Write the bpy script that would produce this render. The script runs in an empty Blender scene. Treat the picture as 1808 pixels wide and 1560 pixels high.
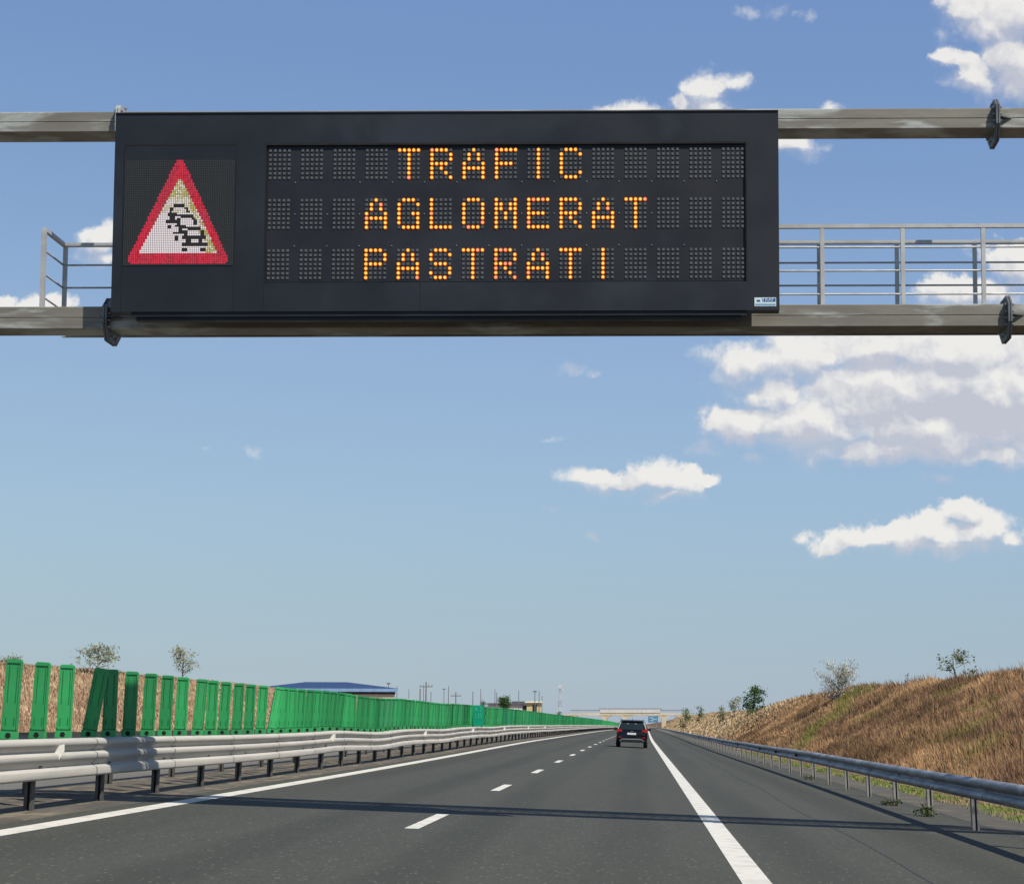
import bpy, math, random
import numpy as np
from mathutils import Vector, Matrix
R = math.radians
random.seed(7); rng = np.random.default_rng(11)
S = bpy.context.scene
COL = S.collection

# ---------------------------------------------------------------- camera
F = 3100.0; PITCH = R(4.9); CX, CY = 1131.0, 1013.0; EYE = 1.35
cd = bpy.data.cameras.new('camera'); cam = bpy.data.objects.new('camera', cd); COL.objects.link(cam)
cam.location = (0, 0, EYE); cam.rotation_euler = (R(90)+PITCH, 0, 0)
cd.sensor_width = 36; cd.lens = F/1808*36
cd.shift_x = (904-CX)/1808; cd.shift_y = (CY-780)/1808
cd.clip_start = .1; cd.clip_end = 20000
S.camera = cam

def P(x, y, Y):
    """the point at distance Y that the photo shows at pixel x, y"""
    xc = (x-CX)/F; yc = -(y-CY)/F
    dy = math.cos(PITCH)-yc*math.sin(PITCH); dz = math.sin(PITCH)+yc*math.cos(PITCH)
    return Vector((xc/dy*Y, Y, EYE+dz/dy*Y))

# ---------------------------------------------------------------- sun, sky
SUN = Vector((.55, -.55, 1)).normalized()
EL = math.asin(SUN.z); AZ = math.atan2(SUN.x, SUN.y)
sd = bpy.data.lights.new('sun', 'SUN'); so = bpy.data.objects.new('sun', sd); COL.objects.link(so)
sd.energy = 4.4; sd.angle = R(.5); sd.color = (1, .93, .82)
so.rotation_euler = SUN.to_track_quat('Z', 'Y').to_euler(); so.location = (30, -30, 60)
S.view_settings.view_transform = 'Standard'; S.view_settings.look = 'None'
S.view_settings.exposure = 0.25; S.view_settings.gamma = 1
S.render.engine = 'CYCLES'
S.cycles.max_bounces = 5; S.cycles.diffuse_bounces = 2; S.cycles.glossy_bounces = 3
S.cycles.transparent_max_bounces = 6; S.cycles.caustics_reflective = False

W = bpy.data.worlds.new('World'); S.world = W; W.use_nodes = True
nt = W.node_tree; nt.nodes.clear()
class G:
    """tiny node-graph helper"""
    def __init__(s, nt): s.nt = nt
    def n(s, t, **k):
        o = s.nt.nodes.new(t)
        for a, b in k.items(): setattr(o, a, b)
        return o
    def put(s, sock, v):
        if hasattr(v, 'node'): s.nt.links.new(v, sock)
        elif isinstance(v, (tuple, list)):
            sock.default_value = tuple(v) if len(sock.default_value) == len(v) else tuple(v)+(1,)
        else: sock.default_value = v
    def m(s, op, a, b=0.0, c=None, clamp=False):
        o = s.n('ShaderNodeMath', operation=op, use_clamp=clamp)
        s.put(o.inputs[0], a); s.put(o.inputs[1], b)
        if c is not None: s.put(o.inputs[2], c)
        return o.outputs[0]
    def v(s, op, a, b=(0, 0, 0)):
        o = s.n('ShaderNodeVectorMath', operation=op); s.put(o.inputs[0], a); s.put(o.inputs[1], b)
        return o.outputs['Value'] if op in ('LENGTH', 'DOT_PRODUCT') else o.outputs[0]
    def ss(s, v, a, b, lo=0.0, hi=1.0):
        o = s.n('ShaderNodeMapRange', interpolation_type='SMOOTHSTEP')
        s.put(o.inputs[0], v); s.put(o.inputs[1], a); s.put(o.inputs[2], b); s.put(o.inputs[3], lo); s.put(o.inputs[4], hi)
        return o.outputs[0]
    def noise(s, vec, scale, detail=3, rough=.5, dist=0):
        o = s.n('ShaderNodeTexNoise'); s.put(o.inputs['Vector'], vec)
        o.inputs['Scale'].default_value = scale; o.inputs['Detail'].default_value = detail
        o.inputs['Roughness'].default_value = rough; o.inputs['Distortion'].default_value = dist
        return o.outputs['Fac']
    def mix(s, f, a, b, mode='MIX'):
        o = s.n('ShaderNodeMix', data_type='RGBA', blend_type=mode)
        s.put(o.inputs[0], f); s.put(o.inputs[6], a); s.put(o.inputs[7], b)
        return o.outputs[2]
g = G(nt)
sky = g.n('ShaderNodeTexSky', sky_type='NISHITA'); sky.sun_disc = False
sky.sun_elevation = EL; sky.sun_rotation = AZ; sky.altitude = 80
sky.air_density = 1.0; sky.dust_density = .3; sky.ozone_density = 1.6
tc = g.n('ShaderNodeTexCoord').outputs['Generated']
sep = g.n('ShaderNodeSeparateXYZ'); g.put(sep.inputs[0], tc)
yy = g.m('MAXIMUM', g.m('ABSOLUTE', sep.outputs[1]), .05)
U = g.m('DIVIDE', sep.outputs[0], yy); V = g.m('DIVIDE', sep.outputs[2], yy)
cmb = g.n('ShaderNodeCombineXYZ'); g.put(cmb.inputs[0], U); g.put(cmb.inputs[1], V); UV = cmb.outputs[0]
CLOUDS = [  # centre x, y, radii, weight
 (1800,25,120,78,1.15),(1715,15,60,34,.8),(1690,108,38,22,.9),(1720,135,48,40,.95),(1800,110,82,72,1.6),
 (1250,160,50,34,.9),(1288,148,32,26,.85),(1215,184,34,22,.62),(1255,192,46,26,.7),(1098,200,52,22,.75),(1405,258,50,30,.85),(1465,190,32,13,.7),
 (1810,470,80,52,1.05),(1735,515,100,34,.9),
 (1330,642,84,48,1.0),(1420,632,110,56,1.4),(1560,610,150,62,1.5),(1700,625,160,74,1.6),(1820,640,110,80,1.15),(1600,670,200,60,1.1),
 (1600,695,270,85,1.9),(1760,700,210,110,2.0),(1380,690,110,50,.95),(1790,700,160,70,1.2),(1460,680,120,36,.8),(1320,752,90,46,1.0),(1440,744,120,60,1.5),(1500,720,100,60,1.1),(1640,745,190,80,1.6),(1800,735,150,100,1.6),(1580,795,190,34,.95),(1760,805,130,30,.9),
 (1160,840,54,34,1.05),(1198,848,38,30,.95),(1115,850,54,22,.7),(1050,848,66,15,.52),(1180,868,50,16,.7),(1252,846,26,10,.55),
 (1468,962,46,24,.8),(1500,952,60,20,.75),(1575,944,90,24,1.0),(1650,930,80,32,1.05),(1705,910,48,32,1.1),(1750,928,80,36,1.1),(1700,940,130,26,1.2),(1800,945,60,30,.9),(1640,955,170,20,.8),
 (180,418,40,32,.9),(192,450,38,18,.65),(15,537,40,14,.45),(95,537,34,9,.38)]
WISPS = [(1370,18,42,20),(1430,32,18,16),(1402,22,20,12),(1310,22,22,20),(433,793,24,19),(350,797,16,8),(1000,650,46,13),(1045,656,26,9),(965,897,26,11),(978,778,42,11),
 (1043,942,16,12),(1660,848,36,18),(1330,805,30,14),(1240,790,60,22),(400,592,60,12),(120,545,50,18),(1280,660,40,30)]
def blob(x, y, rx, ry, vec):
    c = P(x, y, 1.0); k = 1/F
    o = g.n('ShaderNodeVectorMath', operation='MULTIPLY_ADD'); g.put(o.inputs[0], vec)
    o.inputs[1].default_value = (1/(rx*k), 1/(ry*k), 0); o.inputs[2].default_value = (-c.x/(rx*k), -(c.z-EYE)/(ry*k), 0)
    return g.v('LENGTH', o.outputs[0])
warp = g.n('ShaderNodeTexNoise', noise_dimensions='2D'); g.put(warp.inputs['Vector'], UV); warp.inputs['Scale'].default_value = 22; warp.inputs['Detail'].default_value = 6; warp.inputs['Roughness'].default_value = .6
UVW = g.v('ADD', UV, g.v('MULTIPLY', g.v('SUBTRACT', warp.outputs['Color'], (.5, .5, .5)), (.030, .018, 0)))
UPV = g.v('ADD', UVW, (.002, .008, 0))
def field(vec):
    D = None
    for x, y, rx, ry, w in CLOUDS:
        d = g.m('MULTIPLY_ADD', blob(x, y, rx, ry, vec), -w, w)
        D = d if D is None else g.m('SMOOTH_MAX', D, d, .10)
    return D
D = field(UVW); DU = field(UPV)
HI = None
for x, y, rx, ry in WISPS:
    d = g.m('MULTIPLY_ADD', blob(x, y, rx, ry, UVW), -1.0, 1.0); HI = d if HI is None else g.m('MAXIMUM', HI, d)
def puff(vec):
    """rounded cauliflower lobes"""
    w = g.n('ShaderNodeTexVoronoi', feature='SMOOTH_F1', voronoi_dimensions='2D'); g.put(w.inputs['Vector'], vec); w.inputs['Scale'].default_value = 44
    w.inputs['Detail'].default_value = 3; w.inputs['Roughness'].default_value = .55; w.inputs['Smoothness'].default_value = .35; w.normalize = True
    return g.m('SUBTRACT', .42, w.outputs['Distance'])
wv2 = g.v('ADD', UV, g.v('MULTIPLY', g.v('SUBTRACT', warp.outputs['Color'], (.5, .5, .5)), (.02, .016, 0)))
p1 = puff(wv2); p2 = puff(g.v('ADD', wv2, (.003, .006, 0)))
def noise2(vec, sc_, de, ro, di=0):
    o = g.n('ShaderNodeTexNoise', noise_dimensions='2D'); g.put(o.inputs['Vector'], vec)
    for k_, v_ in (('Scale', sc_), ('Detail', de), ('Roughness', ro), ('Distortion', di)): o.inputs[k_].default_value = v_
    return o.outputs['Fac']
n1 = noise2(UV, 26, 8, .62, .2); n3 = noise2(UV, 90, 6, .62); n4 = noise2(g.v('ADD', UV, (3.1, 1.7, 0)), 9, 3, .55)
topn = g.m('MULTIPLY', g.m('SUBTRACT', D, DU), 2.6)                      # > 0 towards the upper edge of a cloud
dens = g.m('ADD', g.m('ADD', D, g.m('MULTIPLY', g.m('SUBTRACT', n1, .52), 1.7)), g.m('MULTIPLY_ADD', p1, 1.15, .11))
dens = g.m('ADD', dens, g.m('MULTIPLY', g.m('SUBTRACT', n3, .5), .45))
soft = g.m('ADD', g.ss(topn, .7, -.5, .32, 1.05), g.ss(n4, .42, .62, 0, .45))
alpha = g.ss(dens, -.06, soft)
alpha = g.m('POWER', alpha, 1.15)
wisp = g.m('MULTIPLY', g.ss(g.m('ADD', HI, g.m('MULTIPLY', g.m('SUBTRACT', n3, .55), 2.0)), .0, 1.1), .42)
alpha = g.m('MULTIPLY', g.m('MAXIMUM', alpha, wisp), .93)
def softb(lst):
    o = None
    for x, y, rx, ry, w in lst:
        d = g.ss(blob(x, y, rx, ry, UVW), 1.0, .0, 0.0, w); o = d if o is None else g.m('MAXIMUM', o, d)
    return o
dark = softb([(1690,700,270,80,1.0),(1790,750,200,60,.85),(1560,800,260,36,.8),(1600,650,190,40,.6),(1400,775,140,26,.6),(1800,110,120,80,.5),(1640,962,220,26,.6),(1150,862,110,18,.55),(1240,195,80,20,.3),(1340,790,120,30,.5),(1740,530,110,20,.3)])
rel = g.m('ADD', g.m('MULTIPLY', g.m('SUBTRACT', p1, p2), 2.4), g.m('MULTIPLY', g.m('SUBTRACT', n1, .5), 1.1))
shade = g.m('ADD', g.m('ADD', g.m('SUBTRACT', .50, g.m('MULTIPLY', dark, .50)), g.m('MULTIPLY', topn, .50)), rel, clamp=True)
ccol = g.mix(shade, (.59, .61, .69), (.95, .93, .89))
# compress the physical sky's range the way the phone camera does, channel by channel
sc = g.n('ShaderNodeSeparateColor'); g.put(sc.inputs[0], sky.outputs[0]); cc = g.n('ShaderNodeCombineColor')
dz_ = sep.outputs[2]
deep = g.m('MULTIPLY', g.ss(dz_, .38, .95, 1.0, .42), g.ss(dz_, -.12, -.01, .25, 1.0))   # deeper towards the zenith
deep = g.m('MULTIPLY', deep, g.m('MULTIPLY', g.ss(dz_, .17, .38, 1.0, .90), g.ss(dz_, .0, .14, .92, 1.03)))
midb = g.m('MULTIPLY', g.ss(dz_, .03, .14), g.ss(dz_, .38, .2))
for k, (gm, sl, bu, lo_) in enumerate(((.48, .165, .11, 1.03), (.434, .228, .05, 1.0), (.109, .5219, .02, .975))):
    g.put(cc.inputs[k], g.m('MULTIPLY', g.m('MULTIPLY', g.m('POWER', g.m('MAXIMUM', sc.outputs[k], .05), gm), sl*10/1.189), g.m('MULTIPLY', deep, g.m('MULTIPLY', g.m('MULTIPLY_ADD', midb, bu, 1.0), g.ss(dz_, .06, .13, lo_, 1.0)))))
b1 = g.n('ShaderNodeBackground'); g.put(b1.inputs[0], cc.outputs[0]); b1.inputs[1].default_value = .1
b2 = g.n('ShaderNodeBackground'); g.put(b2.inputs[0], ccol); b2.inputs[1].default_value = .78
ms = g.n('ShaderNodeMixShader'); g.put(ms.inputs[0], g.m('MULTIPLY', alpha, g.ss(sep.outputs[2], .0, .02)))
nt.links.new(b1.outputs[0], ms.inputs[1]); nt.links.new(b2.outputs[0], ms.inputs[2])
def px_u(x): return P(x, 780, 1).x
def px_v(y): return P(1131, y, 1).z-EYE
def boxm(x0, x1, y0, y1):
    o = g.m('MULTIPLY', g.m('GREATER_THAN', U, px_u(x0)), g.m('LESS_THAN', U, px_u(x1)))
    return g.m('MULTIPLY', o, g.m('MULTIPLY', g.m('GREATER_THAN', V, px_v(y1)), g.m('LESS_THAN', V, px_v(y0))))
reg = None
for bx_ in ((900, 2100, -140, 1040), (-120, 520, 340, 640), (300, 500, 760, 830)):
    m_ = boxm(*bx_); reg = m_ if reg is None else g.m('MAXIMUM', reg, m_)
reg = g.m('MULTIPLY', reg, g.m('GREATER_THAN', sep.outputs[1], 0.05))      # where the sky has clouds at all
ms2 = g.n('ShaderNodeMixShader'); g.put(ms2.inputs[0], reg)
nt.links.new(b1.outputs[0], ms2.inputs[1]); nt.links.new(ms.outputs[0], ms2.inputs[2])
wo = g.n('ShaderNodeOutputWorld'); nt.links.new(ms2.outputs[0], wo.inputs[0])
W.cycles.sampling_method = 'MANUAL'; W.cycles.sample_map_resolution = 512

# ---------------------------------------------------------------- materials
def mat(name, c1, c2=None, scale=4, rough=.7, metal=0, bump=0, bscale=60, stretch=(1, 1, 1), spec=.5, emit=None, es=1, attr=None, c3=None, s3=.7, detail=5):
    m = bpy.data.materials.new(name); m.use_nodes = True; t = m.node_tree; t.nodes.clear(); q = G(t)
    bs = q.n('ShaderNodeBsdfPrincipled'); out = q.n('ShaderNodeOutputMaterial'); t.links.new(bs.outputs[0], out.inputs[0])
    bs.inputs['Roughness'].default_value = rough; bs.inputs['Metallic'].default_value = metal
    bs.inputs['Specular IOR Level'].default_value = spec
    oc = q.n('ShaderNodeTexCoord').outputs['Object']; vec = q.v('MULTIPLY', oc, stretch)
    if attr:
        a = q.n('ShaderNodeAttribute', attribute_name=attr); q.put(bs.inputs['Base Color'], a.outputs['Color'])
    elif c2 is None:
        c2 = tuple(x*.82 for x in c1)
    if not attr:
        f = q.ss(q.noise(vec, scale, detail, .6), .32, .68)
        col = q.mix(f, c1, c2)
        if c3: col = q.mix(q.ss(q.noise(vec, s3, 4, .55, .4), .5, .66), col, c3)
        q.put(bs.inputs['Base Color'], col)
        q.put(bs.inputs['Roughness'], q.m('ADD', q.m('MULTIPLY', f, .12), rough-.06))
    if bump:
        b = q.n('ShaderNodeBump'); b.inputs['Strength'].default_value = bump; b.inputs['Distance'].default_value = .02
        q.put(b.inputs['Height'], q.noise(oc, bscale, 4)); t.links.new(b.outputs[0], bs.inputs['Normal'])
    if emit: bs.inputs['Emission Color'].default_value = (*emit, 1); bs.inputs['Emission Strength'].default_value = es
    return m

def asphalt(name, base, var, warm):
    m = bpy.data.materials.new(name); m.use_nodes = True; t = m.node_tree; t.nodes.clear(); q = G(t)
    bs = q.n('ShaderNodeBsdfPrincipled'); out = q.n('ShaderNodeOutputMaterial'); t.links.new(bs.outputs[0], out.inputs[0])
    oc = q.n('ShaderNodeTexCoord').outputs['Object']
    big = q.noise(q.v('MULTIPLY', oc, (.8, .05, 1)), 1.0, 4, .6)
    mid = q.noise(q.v('MULTIPLY', oc, (1.6, .35, 1)), 1.0, 4, .65)
    fine = q.noise(q.v('MULTIPLY', oc, (1, .55, 1)), 26, 3, .8)
    vo = q.n('ShaderNodeTexVoronoi'); q.put(vo.inputs['Vector'], q.v('MULTIPLY', oc, (1, .4, 1))); vo.inputs['Scale'].default_value = 17
    speck = q.m('MULTIPLY', q.ss(vo.outputs['Distance'], .30, .12), q.ss(q.noise(oc, 9, 2), .46, .62))
    c = q.mix(q.ss(big, .3, .7), base, var)
    c = q.mix(q.m('MULTIPLY', q.ss(mid, .45, .75), .5), c, tuple(x*.72 for x in base))
    c = q.mix(q.m('MULTIPLY', q.ss(mid, .5, .25), .3), c, warm)
    c = q.mix(q.ss(fine, .25, .8, 0, .8), c, tuple(x*1.6 for x in base))
    c = q.mix(q.m('MULTIPLY', q.ss(fine, .46, .3), .55), c, tuple(x*.55 for x in base))
    c = q.mix(q.ss(q.noise(q.v('MULTIPLY', oc, (1, .35, 1)), 11, 3, .7), .35, .7, 0, .35), c, tuple(x*1.55 for x in base))
    sx = q.n('ShaderNodeSeparateXYZ'); q.put(sx.inputs[0], oc)
    trk = q.m('COSINE', q.m('MULTIPLY', q.m('ADD', q.m('ADD', sx.outputs[0], .86), q.m('MULTIPLY', q.noise(q.v('MULTIPLY', oc, (0, .02, 0)), 1, 2), .5)), 4*math.pi/3.74))
    c = q.mix(q.m('MULTIPLY', q.ss(trk, .2, -1.0), q.ss(q.noise(q.v('MULTIPLY', oc, (.5, .03, 1)), 1, 3), .3, .6, .12, .45)), c, tuple(x*.72 for x in base))
    c = q.mix(q.m('MULTIPLY', speck, .7), c, (.20, .195, .17))
    q.put(bs.inputs['Base Color'], c); bs.inputs['Roughness'].default_value = .82; bs.inputs['Specular IOR Level'].default_value = .28
    b = q.n('ShaderNodeBump'); b.inputs['Strength'].default_value = .3; b.inputs['Distance'].default_value = .008
    q.put(b.inputs['Height'], q.noise(oc, 70, 3)); t.links.new(b.outputs[0], bs.inputs['Normal'])
    return m

def vary(m, lo, hi):
    """each copy of the object takes its own slight tint"""
    t = m.node_tree; q = G(t); bs = next(n for n in t.nodes if n.type == 'BSDF_PRINCIPLED'); l = bs.inputs['Base Color'].links[0].from_socket
    oi = q.n('ShaderNodeObjectInfo').outputs['Random']; oc = q.n('ShaderNodeTexCoord').outputs['Object']
    k = q.ss(oi, 0, 1, lo, hi); cb = q.n('ShaderNodeCombineColor'); [q.put(cb.inputs[i], k) for i in range(3)]
    c = q.mix(1.0, l, cb.outputs[0], 'MULTIPLY')
    dust = q.m('MULTIPLY', q.ss(q.noise(q.v('MULTIPLY', oc, (9, 9, 2.2)), 1.4, 5, .65), .5, .75), .22)
    q.put(bs.inputs['Base Color'], q.mix(dust, c, (.20, .27, .16))); return m
M = dict(
 asphalt=asphalt('asphalt', (.046, .048, .039), (.056, .057, .046), (.068, .066, .050)),
 asphalt_far=asphalt('worn_asphalt', (.115, .11, .095), (.135, .13, .11), (.15, .135, .11)),
 dirt=mat('median_dirt', (.115, .10, .075), (.07, .064, .052), 1.6, .95, bump=.6, bscale=30, stretch=(1.6, .5, 1), c3=(.20, .165, .11), s3=2.4),
 verge=mat('verge_gravel', (.095, .088, .070), (.07, .066, .055), 3, .95, bump=.5, bscale=40, c3=(.13, .115, .085), s3=1.2),
 soil=mat('dry_soil', (.21, .125, .075), (.14, .08, .05), .5, .95, bump=.6, bscale=4, c3=(.30, .20, .11), s3=.12),
 line=mat('line_paint', (.70, .68, .61), (.60, .58, .52), 9, .6, bump=.1, c3=(.52, .505, .45), s3=3.0, detail=8),
 crack=mat('tar_seam', (.05, .052, .05), None, 5, .7),
 galv=mat('galvanised_rail', (.53, .505, .455), (.45, .43, .39), 2.2, .65, .0, spec=.2, stretch=(1, .25, 3), c3=(.42, .41, .38), s3=1.1),
 galvr=mat('dull_galvanised_rail', (.25, .265, .28), (.17, .18, .195), 3.2, .5, .3, stretch=(1, .6, 4), c3=(.34, .35, .36), s3=1.5),
 post=mat('galvanised_post', (.34, .33, .31), (.26, .25, .24), 6, .6, .3),
 postd=mat('shaded_post', (.13, .125, .12), (.09, .088, .085), 6, .65, .3),  # darker copy of the post steel, the rail's shade put into its colour
 beam=mat('galvanised_beam', (.215, .205, .172), (.165, .158, .135), 1.3, .62, .15, stretch=(.8, 1, 4), c3=(.40, .43, .41), s3=.95, bump=.08, bscale=20),
 flange=mat('flange_steel', (.16, .18, .19), (.09, .10, .11), 9, .55, .4),
 handrail=mat('handrail_steel', (.50, .51, .50), (.38, .39, .39), 5, .5, .25),
 cab=mat('cabinet_paint', (.009, .0118, .0175), (.012, .0155, .023), .8, .5, .0, c3=(.019, .025, .036), s3=.5, spec=.35),
 cab2=mat('cabinet_panel', (.0095, .012, .017), (.013, .016, .023), 1.0, .55, c3=(.017, .021, .03), s3=.6, spec=.3),
 gap=mat('panel_gap', (.004, .005, .008), None, 3, .9),
 led_off=mat('dark_lens', (.105, .11, .11), (.075, .08, .08), 12, .4), led_off2=mat('dark_pixel', (.045, .05, .052), (.035, .04, .042), 12, .5),
 led_mesh=mat('dark_matrix', (.016, .019, .021), (.013, .016, .018), 3, .6, spec=.3),
 screw=mat('screw_head', (.35, .36, .36), None, 5, .4, .5),
 blade=vary(mat('green_plastic', (.034, .37, .112), (.026, .31, .092), 2.5, .45, c3=(.04, .40, .13), s3=.9), .78, 1.14),
 bladed=mat('groove_shade', (.008, .10, .03), None, 3, .6),
 hole=mat('bolt_hole', (.006, .008, .007), None, 3, .9),
 teal=mat('teal_sheet', (.0, .30, .16), (.0, .26, .14), 3, .35),
 teal2=mat('pale_teal_lettering', (.05, .42, .25), (.04, .38, .22), 3, .4),
 white=mat('white_reflector', (.85, .84, .80), (.75, .74, .70), 8, .35),
 red=mat('red_reflector', (.22, .012, .015), None, 8, .3),
 concrete=mat('bridge_concrete', (.66, .56, .40), (.57, .49, .35), .3, .85, stretch=(1, 1, .4), c3=(.66, .60, .48), s3=.1),
 parapet=mat('pale_parapet', (.70, .67, .60), (.58, .56, .52), .5, .8, stretch=(1.5, 1, .3)),
 blue=mat('blue_roof', (.013, .035, .105), (.018, .045, .13), .6, .4, stretch=(4, 1, 1)),
 lblue=mat('pale_blue_fascia', (.22, .36, .58), None, 1, .5),
 cream=mat('cream_wall', (.62, .56, .44), (.55, .49, .39), .5, .85),
 yellow=mat('yellow_wall', (.62, .54, .27), (.55, .48, .25), .5, .85),
 darkroof=mat('dark_roof', (.06, .06, .065), (.04, .04, .045), .6, .8),
 whitewall=mat('white_wall', (.75, .74, .70), (.66, .65, .62), .4, .85),
 window=mat('dark_window', (.02, .022, .025), None, 2, .2),
 wood=mat('hazed_wood', (.19, .19, .195), (.15, .15, .155), 3, .85),  # lightened, with distance haze put into the colour
 towr=mat('tower_red', (.36, .27, .26), None, 3, .6), toww=mat('tower_white', (.66, .66, .66), None, 3, .6),
 bark=mat('bark', (.12, .10, .08), (.07, .06, .05), 8, .9), palebark=mat('pale_bark', (.34, .32, .27), (.24, .22, .18), 8, .9),
 leaf=mat('leaves', None, attr='Col', rough=.7, spec=.2), 
 paint=mat('car_paint', (.006, .0065, .011), (.008, .009, .014), 1, .12, .3, spec=.6),
 trim=mat('black_trim', (.012, .012, .013), None, 3, .55), tyre=mat('tyre_rubber', (.018, .018, .018), None, 6, .85),
 silver=mat('silver_trim', (.42, .43, .44), None, 4, .3, .7), glass=mat('tinted_glass', (.012, .02, .022), (.014, .024, .026), 1, .06, 0, spec=.9),
 seat=mat('pale_headrest', (.20, .21, .22), None, 3, .6),
 tail=mat('tail_lamp', (.42, .012, .02), None, 4, .18), plate=mat('plate_white', (.80, .80, .78), None, 4, .4),
 bluesign=mat('blue_sign', (.07, .20, .36), (.09, .26, .42), .6, .5), signwhite=mat('sign_white', (.62, .78, .78), None, 2, .5),
 stickb=mat('sticker_blue', (.03, .10, .32), None, 4, .4),
 hut=mat('white_sheet', (.75, .72, .7), None, 2, .6),
)
def emis(name, c, s):
    m = bpy.data.materials.new(name); m.use_nodes = True; t = m.node_tree; t.nodes.clear()
    e = t.nodes.new('ShaderNodeEmission'); o = t.nodes.new('ShaderNodeOutputMaterial'); e.inputs[0].default_value = (*c, 1); e.inputs[1].default_value = s
    t.links.new(e.outputs[0], o.inputs[0]); return m
M['lit'] = emis('lit_led', (1, .56, .10), 1.35); M['lit2'] = emis('lit_led_pink', (1, .42, .26), 1.0); M['rim'] = emis('led_bloom', (.95, .15, .0), .78)
M['lred'] = emis('led_red', (.66, .04, .075), .95); M['lwhite'] = emis('led_white', (.80, .72, .74), .95); M['lyel'] = emis('led_yellow', (.58, .52, .20), .8)
M['lred2'] = emis('led_red_dim', (.56, .035, .065), .85); M['lyw'] = emis('led_warm_white', (.72, .68, .48), .85); M['lblk'] = M['gap']
M['lcar'] = mat('led_unlit_car', (.010, .008, .010), None, 3, .7)

# ---------------------------------------------------------------- mesh helpers
class MB:
    def __init__(s): s.v = []; s.f = []; s.mi = []; s.mats = []
    def k(s, m):
        m = M[m] if isinstance(m, str) else m
        if m not in s.mats: s.mats.append(m)
        return s.mats.index(m)
    def add(s, vs, fs, m):
        b = len(s.v); s.v += [tuple(p) for p in vs]; i = s.k(m)
        for f in fs: s.f.append(tuple(b+j for j in f)); s.mi.append(i)
    def box(s, c, d, m, rot=None, taper=1.0):
        hx, hy, hz = d[0]/2, d[1]/2, d[2]/2; vs = []
        for z in (-1, 1):
            t = taper if z > 0 else 1
            for x, y in ((-1, -1), (1, -1), (1, 1), (-1, 1)):
                p = Vector((x*hx*t, y*hy*t, z*hz))
                if rot: p = rot @ p
                vs.append(p+Vector(c))
        s.add(vs, [(3, 2, 1, 0), (4, 5, 6, 7), (0, 1, 5, 4), (1, 2, 6, 5), (2, 3, 7, 6), (3, 0, 4, 7)], m)
    def quad(s, a, b, c, d, m): s.add([a, b, c, d], [(0, 1, 2, 3)], m)
    def tube(s, pts, rs, m, n=8, cap=True):
        pts = [Vector(p) for p in pts]
        if not isinstance(rs, (list, tuple)): rs = [rs]*len(pts)
        vs = []
        for i, p in enumerate(pts):
            d = (pts[min(i+1, len(pts)-1)]-pts[max(i-1, 0)]).normalized()
            a = d.orthogonal().normalized(); b = d.cross(a)
            for j in range(n):
                t = 2*math.pi*j/n; vs.append(p+rs[i]*(math.cos(t)*a+math.sin(t)*b))
        fs = [(i*n+j, i*n+(j+1) % n, (i+1)*n+(j+1) % n, (i+1)*n+j) for i in range(len(pts)-1) for j in range(n)]
        if cap: fs += [tuple(range(n-1, -1, -1)), tuple((len(pts)-1)*n+j for j in range(n))]
        s.add(vs, fs, m)
    def prism(s, poly, axis, a, b, m):
        """polygon (2D) pushed along an axis from a to b"""
        def pt(u, v, w): return {'x': (w, u, v), 'y': (u, w, v), 'z': (u, v, w)}[axis]
        n = len(poly); vs = [pt(u, v, a) for u, v in poly]+[pt(u, v, b) for u, v in poly]
        fs = [tuple(range(n)), tuple(range(2*n-1, n-1, -1))]+[(i, (i+1) % n, n+(i+1) % n, n+i) for i in range(n)]
        s.add(vs, fs, m)
    def build(s, name, parent=None, bevel=0, smooth=False, **props):
        me = bpy.data.meshes.new(name); me.from_pydata(s.v, [], s.f)
        for m in s.mats: me.materials.append(m)
        me.polygons.foreach_set('material_index', s.mi)
        if smooth: me.polygons.foreach_set('use_smooth', [True]*len(s.f))
        me.validate(); me.update()
        import bmesh
        bm = bmesh.new(); bm.from_mesh(me); bmesh.ops.recalc_face_normals(bm, faces=bm.faces)
        if bevel:
            bmesh.ops.remove_doubles(bm, verts=bm.verts, dist=1e-5)
            e = [x for x in bm.edges if len(x.link_faces) == 2 and x.calc_face_angle(0) > .5]
            bmesh.ops.bevel(bm, geom=e, offset=bevel, segments=2, affect='EDGES', clamp_overlap=True)
        bm.to_mesh(me); bm.free()
        o = bpy.data.objects.new(name, me); COL.objects.link(o)
        if parent: o.parent = parent
        for a, b in props.items(): o[a] = b
        return o
def npmesh(name, v, f, mats, attr=None, mi=None, parent=None, smooth=False, **props):
    """a mesh from numpy arrays; faces all of one size"""
    me = bpy.data.meshes.new(name); n = len(v); k = f.shape[1]
    me.vertices.add(n); me.vertices.foreach_set('co', v.astype(np.float32).ravel())
    me.loops.add(f.size); me.loops.foreach_set('vertex_index', f.astype(np.int32).ravel())
    me.polygons.add(len(f)); me.polygons.foreach_set('loop_start', np.arange(0, f.size, k, dtype=np.int32))
    for m in mats: me.materials.append(M[m] if isinstance(m, str) else m)
    if mi is not None: me.polygons.foreach_set('material_index', mi.astype(np.int32))
    if smooth: me.polygons.foreach_set('use_smooth', np.ones(len(f), dtype=bool))
    me.update(calc_edges=True)
    if attr is not None:
        a = me.color_attributes.new('Col', 'FLOAT_COLOR', 'POINT'); a.data.foreach_set('color', np.c_[attr, np.ones(n)].astype(np.float32).ravel())
    o = bpy.data.objects.new(name, me); COL.objects.link(o)
    if parent: o.parent = parent
    for a, b in props.items(): o[a] = b
    return o
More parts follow.
